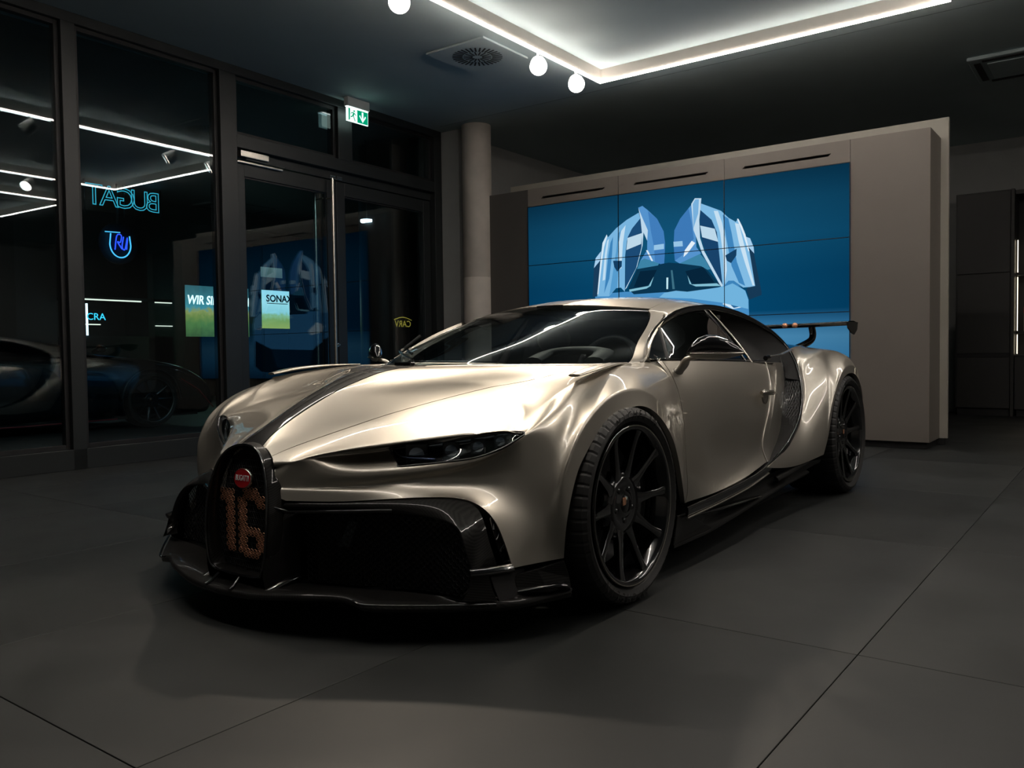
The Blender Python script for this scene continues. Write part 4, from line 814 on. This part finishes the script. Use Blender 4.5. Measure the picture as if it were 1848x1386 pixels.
    MB().lathe([(.001, .004), (.022, .002), (.034, .006), (.040, .004), (.041, -.002)], 20, axis='X', c=(0, 0, 0)).build('handle_cup', SATIN, hd, smooth=True).matrix_local = Matrix.Translation((s * .884, 1.60, .628)) @ Matrix.Diagonal((s, 1, .9, 1))
    # ------------------------------------------------------------ sill, underbody and skirt
    sk = [(.955, .41, .114), (.962, .60, .117), (.962, .77, .120), (.950, 1.08, .132), (.942, 1.37, .148), (.938, 1.75, .172), (.950, 2.10, .195)]
    sk = crom(sk, 5); su = resamp(crom([(.955, .47, .226), (.955, .70, .222), (.935, 1.00, .226), (.915, 1.35, .232), (.915, 1.65, .246), (.945, 1.95, .262), (.98, 2.22, .250)], 5), len(sk))
    rec = [a.lerp(b, .5) + Vector((-.055 * (1 if 6 < k < len(sk) - 6 else .2), 0, 0)) for k, (a, b) in enumerate(zip(sk, su))]
    MB().grid([mir([p + Vector((-.10, 0, -.012)) for p in sk], s), mir([p + Vector((0, 0, -.010)) for p in sk], s), mir(sk, s), mir([p + Vector((-.016, 0, .010)) for p in sk], s), mir(rec, s), mir([p + Vector((-.012, 0, -.02)) for p in su], s), mir(su, s)]).build('side_skirt', CARBON, CAR, smooth=True)
    MB().prism(mir([(.957, .405, .118), (.963, .76, .124), (.955, .70, .150), (.948, .55, .214), (.950, .455, .222)], s), (-.008 * s, 0, 0)).build('skirt_plate', CARBON, CAR, bevel=.003)
    MB().tube(mir([Vector(p) for p in ((.945, .60, .205), (.948, .85, .19), (.945, 1.10, .18), (.935, 1.38, .165))], s), [.012, .018, .018, .010], 10, flat=(.35, 1.3), up=(0, 0, 1)).build('skirt_blade', GBLACK, CAR, smooth=True)
    MB().tube(mir(crom([(.935, 1.62, .215), (.945, 1.85, .235), (.955, 2.05, .262)], 4), s), [.016] * 9, 10, flat=(.5, 1.0)).build('skirt_blade', CARBON, CAR, smooth=True)
    # wheel housings
    for yc, zc, r_, x1 in ((0, .34, .368, .93), (2.711, .355, .40, .93)):
        rows = []
        for x in (.55, x1):
            rows.append([(x * s, yc + r_ * math.cos(a), max(.10, zc + r_ * math.sin(a) * .94)) for a in [PI * (-.25 + 1.5 * k / 28) for k in range(29)]])
        mb = MB().grid(rows); c0 = (.55 * s, yc, zc)
        mb.add([c0] + rows[0], [(0, k + 1, k + 2) for k in range(28)])
        mb.build('wheel_housing', DARK, CAR)
# inner hull so that nothing shows through
MB().box((-.38, -.50, .10), (.38, 3.2, .50)).box((-.74, .55, .11), (.74, 2.10, .56)).build('chassis', DARK, CAR)
# rear deck and tail
rows = []
for j in range(11):
    e = Uu[4, 11] if j == 0 else Qq[0, j]; cz_ = (Uu[0, 11].z if j == 0 else Uu[0, 11].z - .012 * j); cy_ = Uu[0, 11].y if j == 0 else e.y + (Uu[0, 11].y - Uu[4, 11].y) * max(0, 1 - j / 4) * .5
    rows.append([Vector((e.x * t, e.y * abs(t) ** 2 + cy_ * (1 - abs(t) ** 2), e.z * t * t + cz_ * (1 - t * t))) for t in [k / 6 - 1 for k in range(13)]])
MB().grid(rows).build('engine_cover', GBLACK, CAR, smooth=True)
tl = [Qq[k, 10] for k in range(7)]
MB().grid([[Vector((p.x * t, p.y + .10 * (1 - t * t), p.z)) for t in [k / 6 - 1 for k in range(13)]] for p in tl] + [[Vector((.9 * t, 3.2, .14)) for t in [k / 6 - 1 for k in range(13)]]]).build('tail_panel', GBLACK, CAR, smooth=True)

# ---------------------------------------------------------------- rear wing
WGZ = 1.022
wg = MB()
secs = []
for k in range(25):
    x = -.865 + 1.73 * k / 24; zz = WGZ + .012 * (abs(x) / .9) ** 2
    secs.append([Vector((x, 3.30 + a * .14, zz + b)) for a, b in ((-1, 0), (-.5, .015), (.3, .018), (1, .008), (.4, -.008), (-.4, -.015))])
wgo = wg.grid(secs, closed=True).build('rear_wing', GBLACK, CAR, smooth=True)
for s in (1, -1):
    MB().prism([(.862 * s, 3.17, 1.040), (.864 * s, 3.43, 1.044), (.866 * s, 3.40, .99), (.866 * s, 3.33, .958), (.864 * s, 3.27, .968), (.862 * s, 3.19, 1.0)], (.007 * s, 0, 0)).build('end_plate', CARBON, wgo, bevel=.002)
    st = crom([(.60 * s, 3.30, 1.022), (.607 * s, 3.305, .965), (.60 * s, 3.28, .925), (.57 * s, 3.22, .895), (.53 * s, 3.16, .87)], 5)
    MB().tube(st, [.024] * len(st), 10, flat=(1.5, .9), up=(0, 1, 0)).build('wing_stay', GBLACK, wgo, smooth=True)
    for x in (.468, .535):
        MB().lathe([(.0, -.016), (.014, -.014), (.018, -.006), (.018, .006), (.014, .014), (0, .016)], 16, axis='Y', c=(x * s, 3.15, 1.026)).build('copper_boss', COPPER, wgo, smooth=True)

# ---------------------------------------------------------------- door mirrors
for s in (1, -1):
    d = Vector((.80, .60, 0)); e = Vector((.60, -.80, 0)); o0 = Vector((.893, .665, 0))
    prof = [(0, .846, .856, .012), (.02, .838, .890, .040), (.045, .830, .914, .058), (.08, .826, .927, .066), (.12, .825, .925, .068), (.165, .828, .910, .062), (.205, .836, .884, .045), (.232, .844, .862, .020)]
    def ring(t, zb, zt, dp, z0=None):
        c = o0 + d * t; out = []
        for k in range(16):
            a = 2 * PI * k / 16; zc_ = (zb + zt) / 2; hz = (zt - zb) / 2
            out.append(c + e * (dp * math.cos(a) * .5) + Vector((0, 0, zc_ + hz * math.sin(a))))
        return out
    def clampz(r, lo, hi): return [Vector((p.x, p.y, min(hi, max(lo, p.z)))) for p in r]
    prof2 = []
    for a, b in zip(prof, prof[1:]):
        for k in range(4): prof2.append(tuple(a[i] + (b[i] - a[i]) * k / 4 for i in range(4)))
    prof2.append(prof[-1])
    up_ = MB().grid([mir(clampz(ring(*q), .852, 2), s) for q in prof2], closed=True)
    mo = up_.build('door_mirror', GBLACK, CAR, smooth=True)
    MB().grid([mir(clampz(ring(q[0], q[1], q[2], q[3] * .96), 0, .848), s) for q in prof2], closed=True).build('mirror_base', PAINT, mo, smooth=True)
    MB().tube(mir([o0 + d * .008 + e * .026 + Vector((0, 0, .850)), o0 + d * .09 + e * .037 + Vector((0, 0, .850)), o0 + d * .175 + e * .032 + Vector((0, 0, .850)), o0 + d * .230 + e * .010 + Vector((0, 0, .851))], s), .004, 8).build('mirror_trim', SATIN, mo, smooth=True)
    MB().tube(mir(crom([(.822, .735, .776), (.850, .728, .800), (.878, .705, .828), (.93, .705, .838)], 4), s), [.034, .030, .027, .025, .023, .021, .020, .020, .020, .020, .019, .018, .014], 10, flat=(.55, 1.0), up=(0, 0, 1)).build('mirror_arm', PAINT, mo, smooth=True)

# ---------------------------------------------------------------- cabin
MB().grid([[(x, y + .18 * (x / .62) ** 2, z) for x in [-.62 + 1.24 * k / 12 for k in range(13)]] for y, z in ((.20, .745), (.38, .775), (.62, .805), (.80, .800), (.88, .70), (.88, .50))]).build('dashboard', INTER, CAR, smooth=True)
bin_ = crom([(.17, .60, .825), (.19, .72, .862), (.33, .74, .872), (.47, .72, .862), (.49, .60, .825)], 5)
MB().tube(bin_, .03, 10, flat=(.6, 1.6), up=(0, 0, 1)).build('instrument_hood', INTER, CAR, smooth=True)
swm = MB(); swm.tube([(.34 + .165 * math.cos(2 * PI * k / 32), .98 + .06 * math.sin(2 * PI * k / 32), .775 + .155 * math.sin(2 * PI * k / 32)) for k in range(32)], .017, 10, closed=True)
swo = swm.build('steering_wheel', mat('leather', (0.035, 0.036, 0.037), 0.45, noise=0.15), CAR, smooth=True)
for a in (0, PI, -PI / 2): MB().tube([(.34, .95, .775), (.34 + .155 * math.cos(a), .98 + .05 * math.sin(a), .775 + .145 * math.sin(a))], .014, 8, flat=(.5, 1.4)).build('wheel_spoke', INTER, swo, smooth=True)
for s in (1, -1):
    st_ = MB().grid([mir([(x, y + .03 * abs((x - .36) / .24) ** 2, z) for x in [.12 + .48 * k / 8 for k in range(9)]], s) for y, z in ((1.20, .42), (1.30, .46), (1.44, .56), (1.52, .72), (1.56, .84), (1.58, .90))]).build('seat', INTER, CAR, smooth=True)
    MB().lathe([(0, -.09), (.05, -.085), (.075, -.05), (.08, 0), (.075, .05), (.05, .085), (0, .09)], 16, axis='X', c=(.36 * s, 1.57, .94)).build('headrest', INTER, st_, smooth=True)
MB().box((-.60, 1.68, .45), (.60, 1.72, 1.05)).build('rear_bulkhead', DARK, CAR)
# wipers
wb = crom([(.03, -.045, .842), (-.12, .06, .86), (-.30, .22, .88), (-.47, .42, .89)], 5)
MB().tube(wb, .006, 6).build('wiper_arm', GBLACK, CAR, smooth=True)
MB().tube([p + Vector((.02, .03, .004)) for p in wb[5:]], .004, 6, flat=(1.6, .8)).build('wiper_blade', GBLACK, CAR, smooth=True)
MB().box((-.045, -.075, .817), (.045, -.045, .832)).build('stripe_end_cap', GBLACK, CAR, bevel=.004)

# ---------------------------------------------------------------- wheels
def tyre(R, W, rr, n=280, gro=5):
    prof = [(rr, -W * .40), (rr + .02, -W * .47), (R * .90, -W * .505), (R - .022, -W * .49), (R - .008, -W * .45), (R - .002, -W * .38), (R, -W * .30), (R, -W * .13), (R, W * .13), (R, W * .30), (R - .002, W * .38), (R - .008, W * .45), (R - .022, W * .49), (R * .90, W * .505), (rr + .02, W * .47), (rr, W * .40)]
    rows = []
    for k in range(n):
        a = 2 * PI * k / n; g = k % gro == 0
        rows.append([(h, (r - (.0032 if g and abs(h) > W * .2 and r > R - .025 else 0)) * math.cos(a), (r - (.0032 if g and abs(h) > W * .2 and r > R - .025 else 0)) * math.sin(a)) for r, h in prof])
    rows.append(rows[0])
    return MB().grid(rows)
def wheel_set(name, R, W, rim, face):
    root = empty(name); root.parent = CAR
    t = tyre(R, W, rim - .004).build('tyre', RUBBER, root, auto=14)
    lm = MB()
    for base in (PI * .62, PI * 1.55):
        for q_, ch in enumerate('MICHELIN'):
            t_ = text_mesh('letter', ch, .040, RUBBER); a_ = base - q_ * .125; rr_ = (rim + R) / 2 + .004
            Mx = Matrix.Rotation(a_ - PI / 2, 4, 'X') @ Matrix.Translation((W * .505 + .0012, 0, rr_)) @ Matrix(((0, 0, 1, 0), (1, 0, 0, 0), (0, 1, 0, 0), (0, 0, 0, 1)))
            lm.add([tuple(Mx @ v.co) for v in t_.data.vertices], [tuple(p.vertices) for p in t_.data.polygons]); bpy.data.objects.remove(t_)
    lm.build('tyre_lettering', mat('tyre_print', (0.004, 0.004, 0.004), 0.35, noise=0.05), t, fixn=False)
    rm = MB().lathe([(rim + .004, face + .004), (rim - .002, face + .010), (rim - .012, face + .006), (rim - .016, face - .010), (rim - .030, face - .035), (rim - .034, face - .16), (rim - .01, face - .19)], 72).build('rim', WHEELM, root, smooth=True)
    MB().lathe([(rim - .001, face + .0085), (rim + .003, face + .0095)], 72).build('rim_edge', SATIN, rm, smooth=True)
    hub = MB().lathe([(0.0, face - .030), (.030, face - .030), (.040, face - .026), (.046, face - .036), (.070, face - .034), (.092, face - .030), (.100, face - .050), (.098, face - .10)], 40).build('hub', WHEELM, root, smooth=True)
    for k in range(5):
        a = 2 * PI * (k + .5) / 5 + .3
        MB().lathe([(0, face - .030), (.008, face - .030), (.011, face - .036)], 10, c=(0, .058 * math.cos(a), .058 * math.sin(a))).build('wheel_bolt', GBLACK, hub, smooth=True)
    MB().lathe([(0, face - .020), (.026, face - .021), (.030, face - .030)], 24).build('centre_cap', GBLACK, hub, smooth=True)
    cp = MB().box((face - .026, -.030, -.002), (face - .0205, -.008, .026)).build('copper_emblem', COPPER, hub, bevel=.003)
    sp0 = None
    for k in range(10):
        if sp0 is None:
            secs = []
            for r, w_, x0, th in ((.070, .030, face - .036, .030), (.095, .024, face - .032, .030), (.13, .0155, face - .026, .028), (.18, .0125, face - .020, .026), (.225, .0125, face - .012, .024), (rim - .018, .017, face - .004, .022), (rim - .008, .024, face - .002, .020)):
                secs.append([(x0, -w_ * .55, r), (x0 - .004, -w_, r), (x0 - th, -w_ * .8, r), (x0 - th, w_ * .8, r), (x0 - .004, w_, r), (x0, w_ * .55, r)])
            sp0 = MB().grid(secs, closed=True).build('spoke', WHEELM, root, auto=35); sp = sp0
        else: sp = sp0.copy(); COL.objects.link(sp); sp.parent = root
        sp.rotation_euler = (2 * PI * (k + .5) / 10 + .05, 0, 0)
    wb0 = None
    for k in range(10):
        a0 = 2 * PI * k / 10 + .05
        if wb0 is None:
            q = [(face - .034, .098 * math.sin(t) , .098 * math.cos(t)) for t in (-.31, -.16, 0, .16, .31)]; q2 = [(face - .040, .112 * math.sin(t) * 1.0, (.112 + .016 * (abs(t) / .31) ** 2) * math.cos(t)) for t in (-.31, -.16, 0, .16, .31)]; q3 = [(x - .03, y, z) for x, y, z in q2]
            wb0 = MB().grid([q, q2, q3]).build('web', WHEELM, hub, smooth=True); wb_ = wb0
        else: wb_ = wb0.copy(); COL.objects.link(wb_); wb_.parent = hub
        wb_.rotation_euler = (a0, 0, 0)
    MB().lathe([(.08, face - .115), (.21, face - .115), (.215, face - .12), (.215, face - .145), (.08, face - .145)], 48).build('brake_disc', mat('carbon_disc', (0.05, 0.05, 0.052), 0.35, 0.6, noise=0.1), root, auto=40)
    rows = []
    for k in range(11):
        a = -.55 + 1.1 * k / 10
        rows.append([(x, r * math.cos(a), r * math.sin(a)) for x, r in ((face - .072, .15), (face - .064, .17), (face - .062, .21), (face - .072, .228), (face - .15, .228), (face - .15, .15))])
    MB().grid(rows).build('brake_caliper', mat('caliper_black', (0.012, 0.012, 0.013), 0.2, 0.2, 1.0, noise=0.1), root, auto=40)
    return root
fw_ = wheel_set('front_wheel', .338, .285, .270, .130)
rw_ = wheel_set('rear_wheel', .353, .345, .282, .155)
def place(w_, x, y, z, s, cam_):
    w_.location = (x * s, y, z); w_.rotation_euler = (0, cam_ * s, 0 if s > 0 else PI)
place(fw_, .870, 0, .338, 1, -.012); place(rw_, .842, 2.711, .353, 1, -.015)
f2 = copy_tree(fw_, CAR); r2 = copy_tree(rw_, CAR); place(f2, .870, 0, .338, -1, -.012); place(r2, .842, 2.711, .353, -1, -.015)

# ================================================================ what shows through the glazed front
GOUT = mat('outside_paving', (0.055, 0.065, 0.068), 0.5, noise=0.2, nscale=2)
struct(MB().box((-24, -8, -0.10), (-4.62, 20, -0.012)).build('ground', GOUT))
OWALL = mat('opposite_facade', (0.030, 0.034, 0.036), 0.6, noise=0.15, nscale=2)
struct(MB().box((-15.4, -8, -0.01), (-15.0, 20, 6.0)).build('wall_opposite', OWALL))
struct(MB().box((-15.0, -8, 3.95), (-4.75, 20, 4.1)).build('wall_canopy', mat('canopy_soffit', (0.02, 0.023, 0.025), 0.7, noise=0.1)))
TXT = Matrix(((0, 0, 1, 0), (1, 0, 0, 0), (0, 1, 0, 0), (0, 0, 0, 1)))       # text facing the showroom
TXM = Matrix(((0, 0, 1, 0), (-1, 0, 0, 0), (0, 1, 0, 0), (0, 0, 0, 1)))      # the same seen from behind
def ad_mat(name, stops, axis='Z', nz=0.0, s_=1.0):
    m = bpy.data.materials.new(name); m.use_nodes = True; nt = m.node_tree; nt.nodes.clear()
    tc = nt.nodes.new('ShaderNodeTexCoord'); sp = nt.nodes.new('ShaderNodeSeparateXYZ'); nt.links.new(tc.outputs['Generated'], sp.inputs[0])
    src = sp.outputs[axis]
    if nz:
        n = nt.nodes.new('ShaderNodeTexNoise'); n.inputs['Scale'].default_value = 9; nt.links.new(tc.outputs['Object'], n.inputs['Vector'])
        ma = nt.nodes.new('ShaderNodeMath'); ma.operation = 'MULTIPLY_ADD'; ma.inputs[1].default_value = nz; nt.links.new(n.outputs['Fac'], ma.inputs[0]); nt.links.new(src, ma.inputs[2])
        sb = nt.nodes.new('ShaderNodeMath'); sb.operation = 'SUBTRACT'; sb.inputs[1].default_value = nz * .5; nt.links.new(ma.outputs[0], sb.inputs[0]); src = sb.outputs[0]
    r = nt.nodes.new('ShaderNodeValToRGB'); e = r.color_ramp.elements
    e[0].position = stops[0][0]; e[0].color = (*lin(stops[0][1]), 1); e[1].position = stops[-1][0]; e[1].color = (*lin(stops[-1][1]), 1)
    for p, c in stops[1:-1]: q = e.new(p); q.color = (*lin(c), 1)
    nt.links.new(src, r.inputs[0]); em = nt.nodes.new('ShaderNodeEmission'); em.inputs[1].default_value = s_; nt.links.new(r.outputs[0], em.inputs[0])
    o = nt.nodes.new('ShaderNodeOutputMaterial'); nt.links.new(em.outputs[0], o.inputs[0]); return m
# two backlit posters
p1 = tag(empty('light_poster', (-13, 8.0, 1.3)), 'backlit landscape poster with white slogan WIR SIND GLANZ across the street', 'poster')
MB().box((-.05, -.80, 0), (0, .80, 1.04)).build('lit_panel', ad_mat('landscape_ad', [(0, (58, 84, 52)), (.25, (84, 118, 66)), (.40, (120, 134, 70)), (.50, (150, 148, 86)), (.58, (70, 140, 150)), (.75, (64, 118, 124)), (1, (52, 92, 98))], nz=.25, s_=.9), p1)
tx = text_mesh('slogan', 'WIR SIND GLANZ', .25, emis('slogan_white', (.85, 1, 1), 1.4), .002, bold=.006); xform(tx, Matrix.Translation((.004, .02, .74)) @ TXT @ Matrix.Diagonal((.80, 1, 1, 1)) @ Matrix(((1, .18, 0, 0), (0, 1, 0, 0), (0, 0, 1, 0), (0, 0, 0, 1)))); tx.parent = p1
p2 = tag(empty('light_poster', (-13, 9.27, 1.5)), 'backlit poster with black SONAX lettering on a pale misty field', 'poster')
MB().box((-.05, -.36, 0), (0, .50, .84)).build('lit_panel', ad_mat('mist_ad', [(0, (150, 158, 70)), (.22, (128, 150, 70)), (.34, (140, 175, 130)), (.42, (150, 200, 205)), (.7, (170, 215, 220)), (1, (160, 210, 222))], nz=.18, s_=.95), p2)
MB().box((-.01, -.36, 0), (.002, -.25, .84)).build('green_edge', ad_mat('green_ad', [(0, (120, 140, 60)), (.5, (90, 130, 70)), (1, (60, 120, 110))], nz=.2, s_=.8), p2)
inkm = mat('poster_ink', (.01, .02, .03), .6, noise=.05)
tx = text_mesh('poster_lettering', 'SONAX', .21, inkm, .001, bold=.006); xform(tx, Matrix.Translation((.006, .22, .655)) @ TXT @ Matrix.Diagonal((.98, 1, 1, 1))); tx.parent = p2
for y_ in (-.34, .48): MB().tube([(-.03, y_, 0), (-.03, y_, -1.512)], .02, 8).build('post', FRAME, p2)
MB().box((.003, -.115, .545), (.006, .45, .56)).build('rule_line', inkm, p2)
wl_ = tag(empty('lit_window', (-13.2, 9.2, 2.65)), 'pale lit office window above the SONAX poster', 'window')
MB().box((-.05, -.32, 0), (0, .55, .22)).build('pane', ad_mat('office_light', [(0, (90, 108, 104)), (1, (110, 128, 122))], nz=.2, s_=.5), wl_)
MB().box((-.03, -.36, -.04), (-.005, .59, .26)).build('frame', FRAME, wl_)
for k, (y0, y1, z0, z1, c) in enumerate(((6.95, 7.75, .4, 3.3, (34, 46, 48)), (8.68, 8.86, .4, 3.3, (14, 18, 20)), (3.6, 4.4, .2, 3.4, (24, 32, 34)))):
    struct(MB().box((-14.9, y0, 0), (-14.0 if k != 1 else -12.8, y1, z1)).build('wall_pier_%d' % (k + 1), mat('pier_%d' % k, lin(c), .7, noise=.1)))
# display counter with light strips
dc = tag(empty('display_counter', (-14, 6.4, 0)), 'long glass counter with warm light strips seen through the window', 'counter')
WST = emis('warm_strip', (1, .86, .68), 1.1)
MB().box((-.8, -.9, 0), (0, 1.1, 1.32)).build('base', mat('counter_grey', (.06, .065, .066), .5, noise=.1), dc)
MB().box((-.8, -.9, 2.04), (0, 1.1, 2.10)).build('canopy_board', BLACK, dc)
for nm, a, b in (('light_strip', (.0, -.86, 2.02), (.02, .40, 2.045)), ('light_strip', (.0, .70, 2.02), (.02, 1.08, 2.04)), ('light_strip', (.0, -.86, 1.535), (.02, -.46, 1.555)), ('light_strip', (.0, .70, 1.535), (.02, 1.08, 1.55))): MB().box(a, b).build(nm, WST, dc)
MB().box((.02, -.75, 1.33), (.05, -.72, 1.95)).build('light_tube', emis('tube_white', (.9, .95, 1), 1.6), dc)
for y in (.72, .92): MB().tube([(-.2, y, 1.6), (-.2, y, 2.0)], .09, 16).build('display_column', mat('display_grey', (.16, .17, .17), .4, noise=.1), dc)
ns = text_mesh('neon_sign', 'CRA', .19, emis('neon_cyan', (.05, .55, .75), 1.3), .004); xform(ns, TXT); ns.location = (-13.93, 5.83, 1.69); tag(ns, 'small cyan glowing sign CRA above the lit counter', 'sign')
# neon lettering seen from behind, and the emblem
ng = tag(empty('neon_lettering', (-12, 5.43, 3.68)), 'outlined teal letters seen reversed high behind the window', 'sign')
NEON = emis('neon_teal', (.04, .36, .46), 1.0)
for ch, y in (('B', .52), ('U', .26), ('G', .0), ('A', -.30), ('T', -.56)):
    l_ = text_mesh('letter', ch, .50, NEON, 0, .008, True); xform(l_, Matrix.Translation((0, y, 0)) @ TXM); l_.parent = ng
MB().box((-.08, -.85, .34), (-.04, .85, .38)).build('rail', FRAME, ng); MB().tube([(0, -.85, .36), (0, .85, .36)], .004, 6).build('cable', FRAME, ng)
for y in (-.7, 0, .7): MB().box((-.07, y - .01, -.3), (-.05, y + .01, .36)).build('bracket', FRAME, ng)
em_ = tag(empty('neon_emblem', (-12, 5.31, 2.90)), 'blue neon shield emblem with handwritten letters below the teal lettering', 'sign')
MB().tube([(0, .19 * math.cos(a), -.02 + .23 * math.sin(a)) for a in [PI * (1 + k / 24) for k in range(25)]], .012, 6).build('shield_tube', emis('neon_sky', (.08, .45, .75), 1.3), em_)
MB().tube([(0, -.19, -.02), (0, -.17, .16)], .012, 6).tube([(0, .19, -.02), (0, .17, .14)], .012, 6).tube([(0, -.27, .18), (0, .0, .19)], .009, 6).build('shield_tube', emis('neon_sky', (.08, .45, .75), 1.3), em_)
MB().tube(crom([(0, -.10, -.12), (0, -.06, .13), (0, .02, .14), (0, .0, .02), (0, -.05, .02), (0, .03, -.10)], 5), .011, 6).tube(crom([(0, .06, .12), (0, .03, -.06), (0, .08, -.10), (0, .13, .11), (0, .11, -.10)], 5), .011, 6).build('script_tube', emis('neon_blue', (.03, .08, .9), 1.4), em_)
MB().lathe([(0, -.10), (.36, -.10), (.36, -.06), (0, -.06)], 32, axis='X').build('back_disc', BLACK, em_)
MB().tube([(-.08, 0, .3), (-.08, 0, 1.052)], .02, 8).build('hanger', FRAME, em_)
# dark round post with gilt lettering, and a downlight
po = tag(empty('advertising_pillar', (-6.55, 6.36, 0)), 'dark round pillar with small gold lettering behind the glass door', 'pillar')
MB().lathe([(0, 0), (.36, 0), (.36, 3.9), (0, 3.9)], 36, axis='Z').build('shaft', mat('pillar_black', (.008, .010, .011), .35, noise=.1), po, auto=40)
gold = emis('glowing_gilt', (.55, .36, .05), .45)  # gold colour glows by itself, though the lettering is no lamp
tg = text_mesh('gold_lettering', 'CARV', .13, gold, .001); xform(tg, Matrix.Translation((.366, 0, 1.315)) @ TXM); tg.parent = po
MB().tube([(.366, .18 - .36 * k / 12, 1.375 + .04 * math.sin(PI * k / 12)) for k in range(13)], .008, 6, flat=(.4, 1)).build('gold_arc', gold, po)
dl = tag(empty('downlight', (-6.52, 6.0, 2.78)), 'small round glowing downlight disc outside the door', 'light')
MB().lathe([(0, 0), (.085, 0), (.09, .01), (.09, .04), (0, .04)], 24, axis='Z').build('lamp_disc', emis('downlight', (.9, .97, 1), 3.0), dl)
MB().tube([(0, 0, .04), (0, 0, 1.17)], .012, 8).build('drop_rod', FRAME, dl)

# the dark coupe parked outside
PC = tag(empty('parked_coupe', (-8.45, 3.2, 0)), 'black sports coupe with thin red trim parked outside the window', 'car')
DP = mat('dark_car_paint', (.012, .014, .016), .25, .3, 1.0, .03, noise=.1)
secs = [(.95, .80, .16, .34, .40, .50, .28), (.88, .88, .14, .50, .56, .70, .40), (.62, .94, .13, .62, .70, .78, .55), (.30, .96, .13, .70, .80, .83, .66), (-.10, .95, .13, .74, .86, .86, .70), (-.55, .93, .13, .76, .90, .90, .72), (-.95, .92, .13, .80, .92, 1.02, .62), (-1.40, .93, .13, .82, .92, 1.15, .58), (-1.9, .95, .13, .84, .93, 1.18, .57), (-2.4, .97, .14, .86, .93, 1.12, .56), (-2.9, .97, .16, .86, .92, 1.0, .55), (-3.35, .90, .22, .80, .88, .90, .60), (-3.5, .80, .35, .74, .78, .80, .5)]
rows = []
for y, hw2, z0, zs, zb, zr, rw2 in secs:
    half = [(hw2 * .88, z0), (hw2 * .98, z0 + .10), (hw2, (z0 + zs) / 2), (hw2 * .985, zs), (hw2 * .90, zb), (rw2 + (hw2 * .9 - rw2) * .45, zb + (zr - zb) * .55), (rw2, zb + (zr - zb) * .92), (rw2 * .5, zr)]
    r_ = [Vector((x, y, z)) for x, z in half] + [Vector((0, y, zr + .004))] + [Vector((-x, y, z)) for x, z in half[::-1]]
    rows.append(crom(r_, 2))
MB().grid(rows).build('body_shell', DP, PC, smooth=True, sub=1)
MB().box((-.85, -3.4, .12), (.85, .7, .5)).build('chassis', DARK, PC)
for sg in (1, -1):
    MB().grid([[Vector((sg * x, y, z)) for y, z in ((-.62, .905), (-1.0, .945), (-1.6, .95), (-2.2, .95), (-2.7, .94))] for x in (.862,)] + [[Vector((sg * x, y, z)) for (y, z), x in zip(((-.66, .925), (-1.02, 1.04), (-1.6, 1.11), (-2.2, 1.09), (-2.65, 1.0)), (.80, .68, .65, .65, .70))]]).build('side_window', GBLACK, PC, smooth=True)
    MB().tube([(sg * .85, .94, .20), (sg * .955, .66, .45), (sg * .975, .40, .60)], .006, 6).tube([(sg * .955, -.45, .135), (sg * .97, -1.6, .125), (sg * .97, -2.2, .13)], .008, 6).build('red_trim', mat('red_stripe', (.45, .015, .03), .4, noise=.05), PC)
    MB().tube(crom([(sg * .80, .60, .70), (sg * .86, .35, .76), (sg * .88, .10, .79)], 5), .03, 8, flat=(.4, 1), up=(0, 0, 1)).build('headlamp', mat('dark_lamp', (.2, .22, .24), .1, .5, 1.0, noise=.05), PC, smooth=True)
    MB().tube(crom([(sg * .92, -.70, .95), (sg * 1.02, -.66, .98), (sg * 1.08, -.70, .97)], 4), [.03, .04, .05, .05, .06, .06, .05, .04, .03], 10, flat=(.7, 1), up=(0, 0, 1)).build('door_mirror', GBLACK, PC, smooth=True)
    for yy in (0, -2.7):
        q = copy_tree(fw_, PC); q.location = (sg * .86, yy, .345); q.rotation_euler = (0, 0, 0 if sg > 0 else PI)
        MB().tube([(sg * .968, yy + .385 * math.cos(a), .345 + .385 * math.sin(a)) for a in [PI * k / 20 for k in range(21)]], .022, 6).build('wheel_arch', DP, PC, smooth=True)
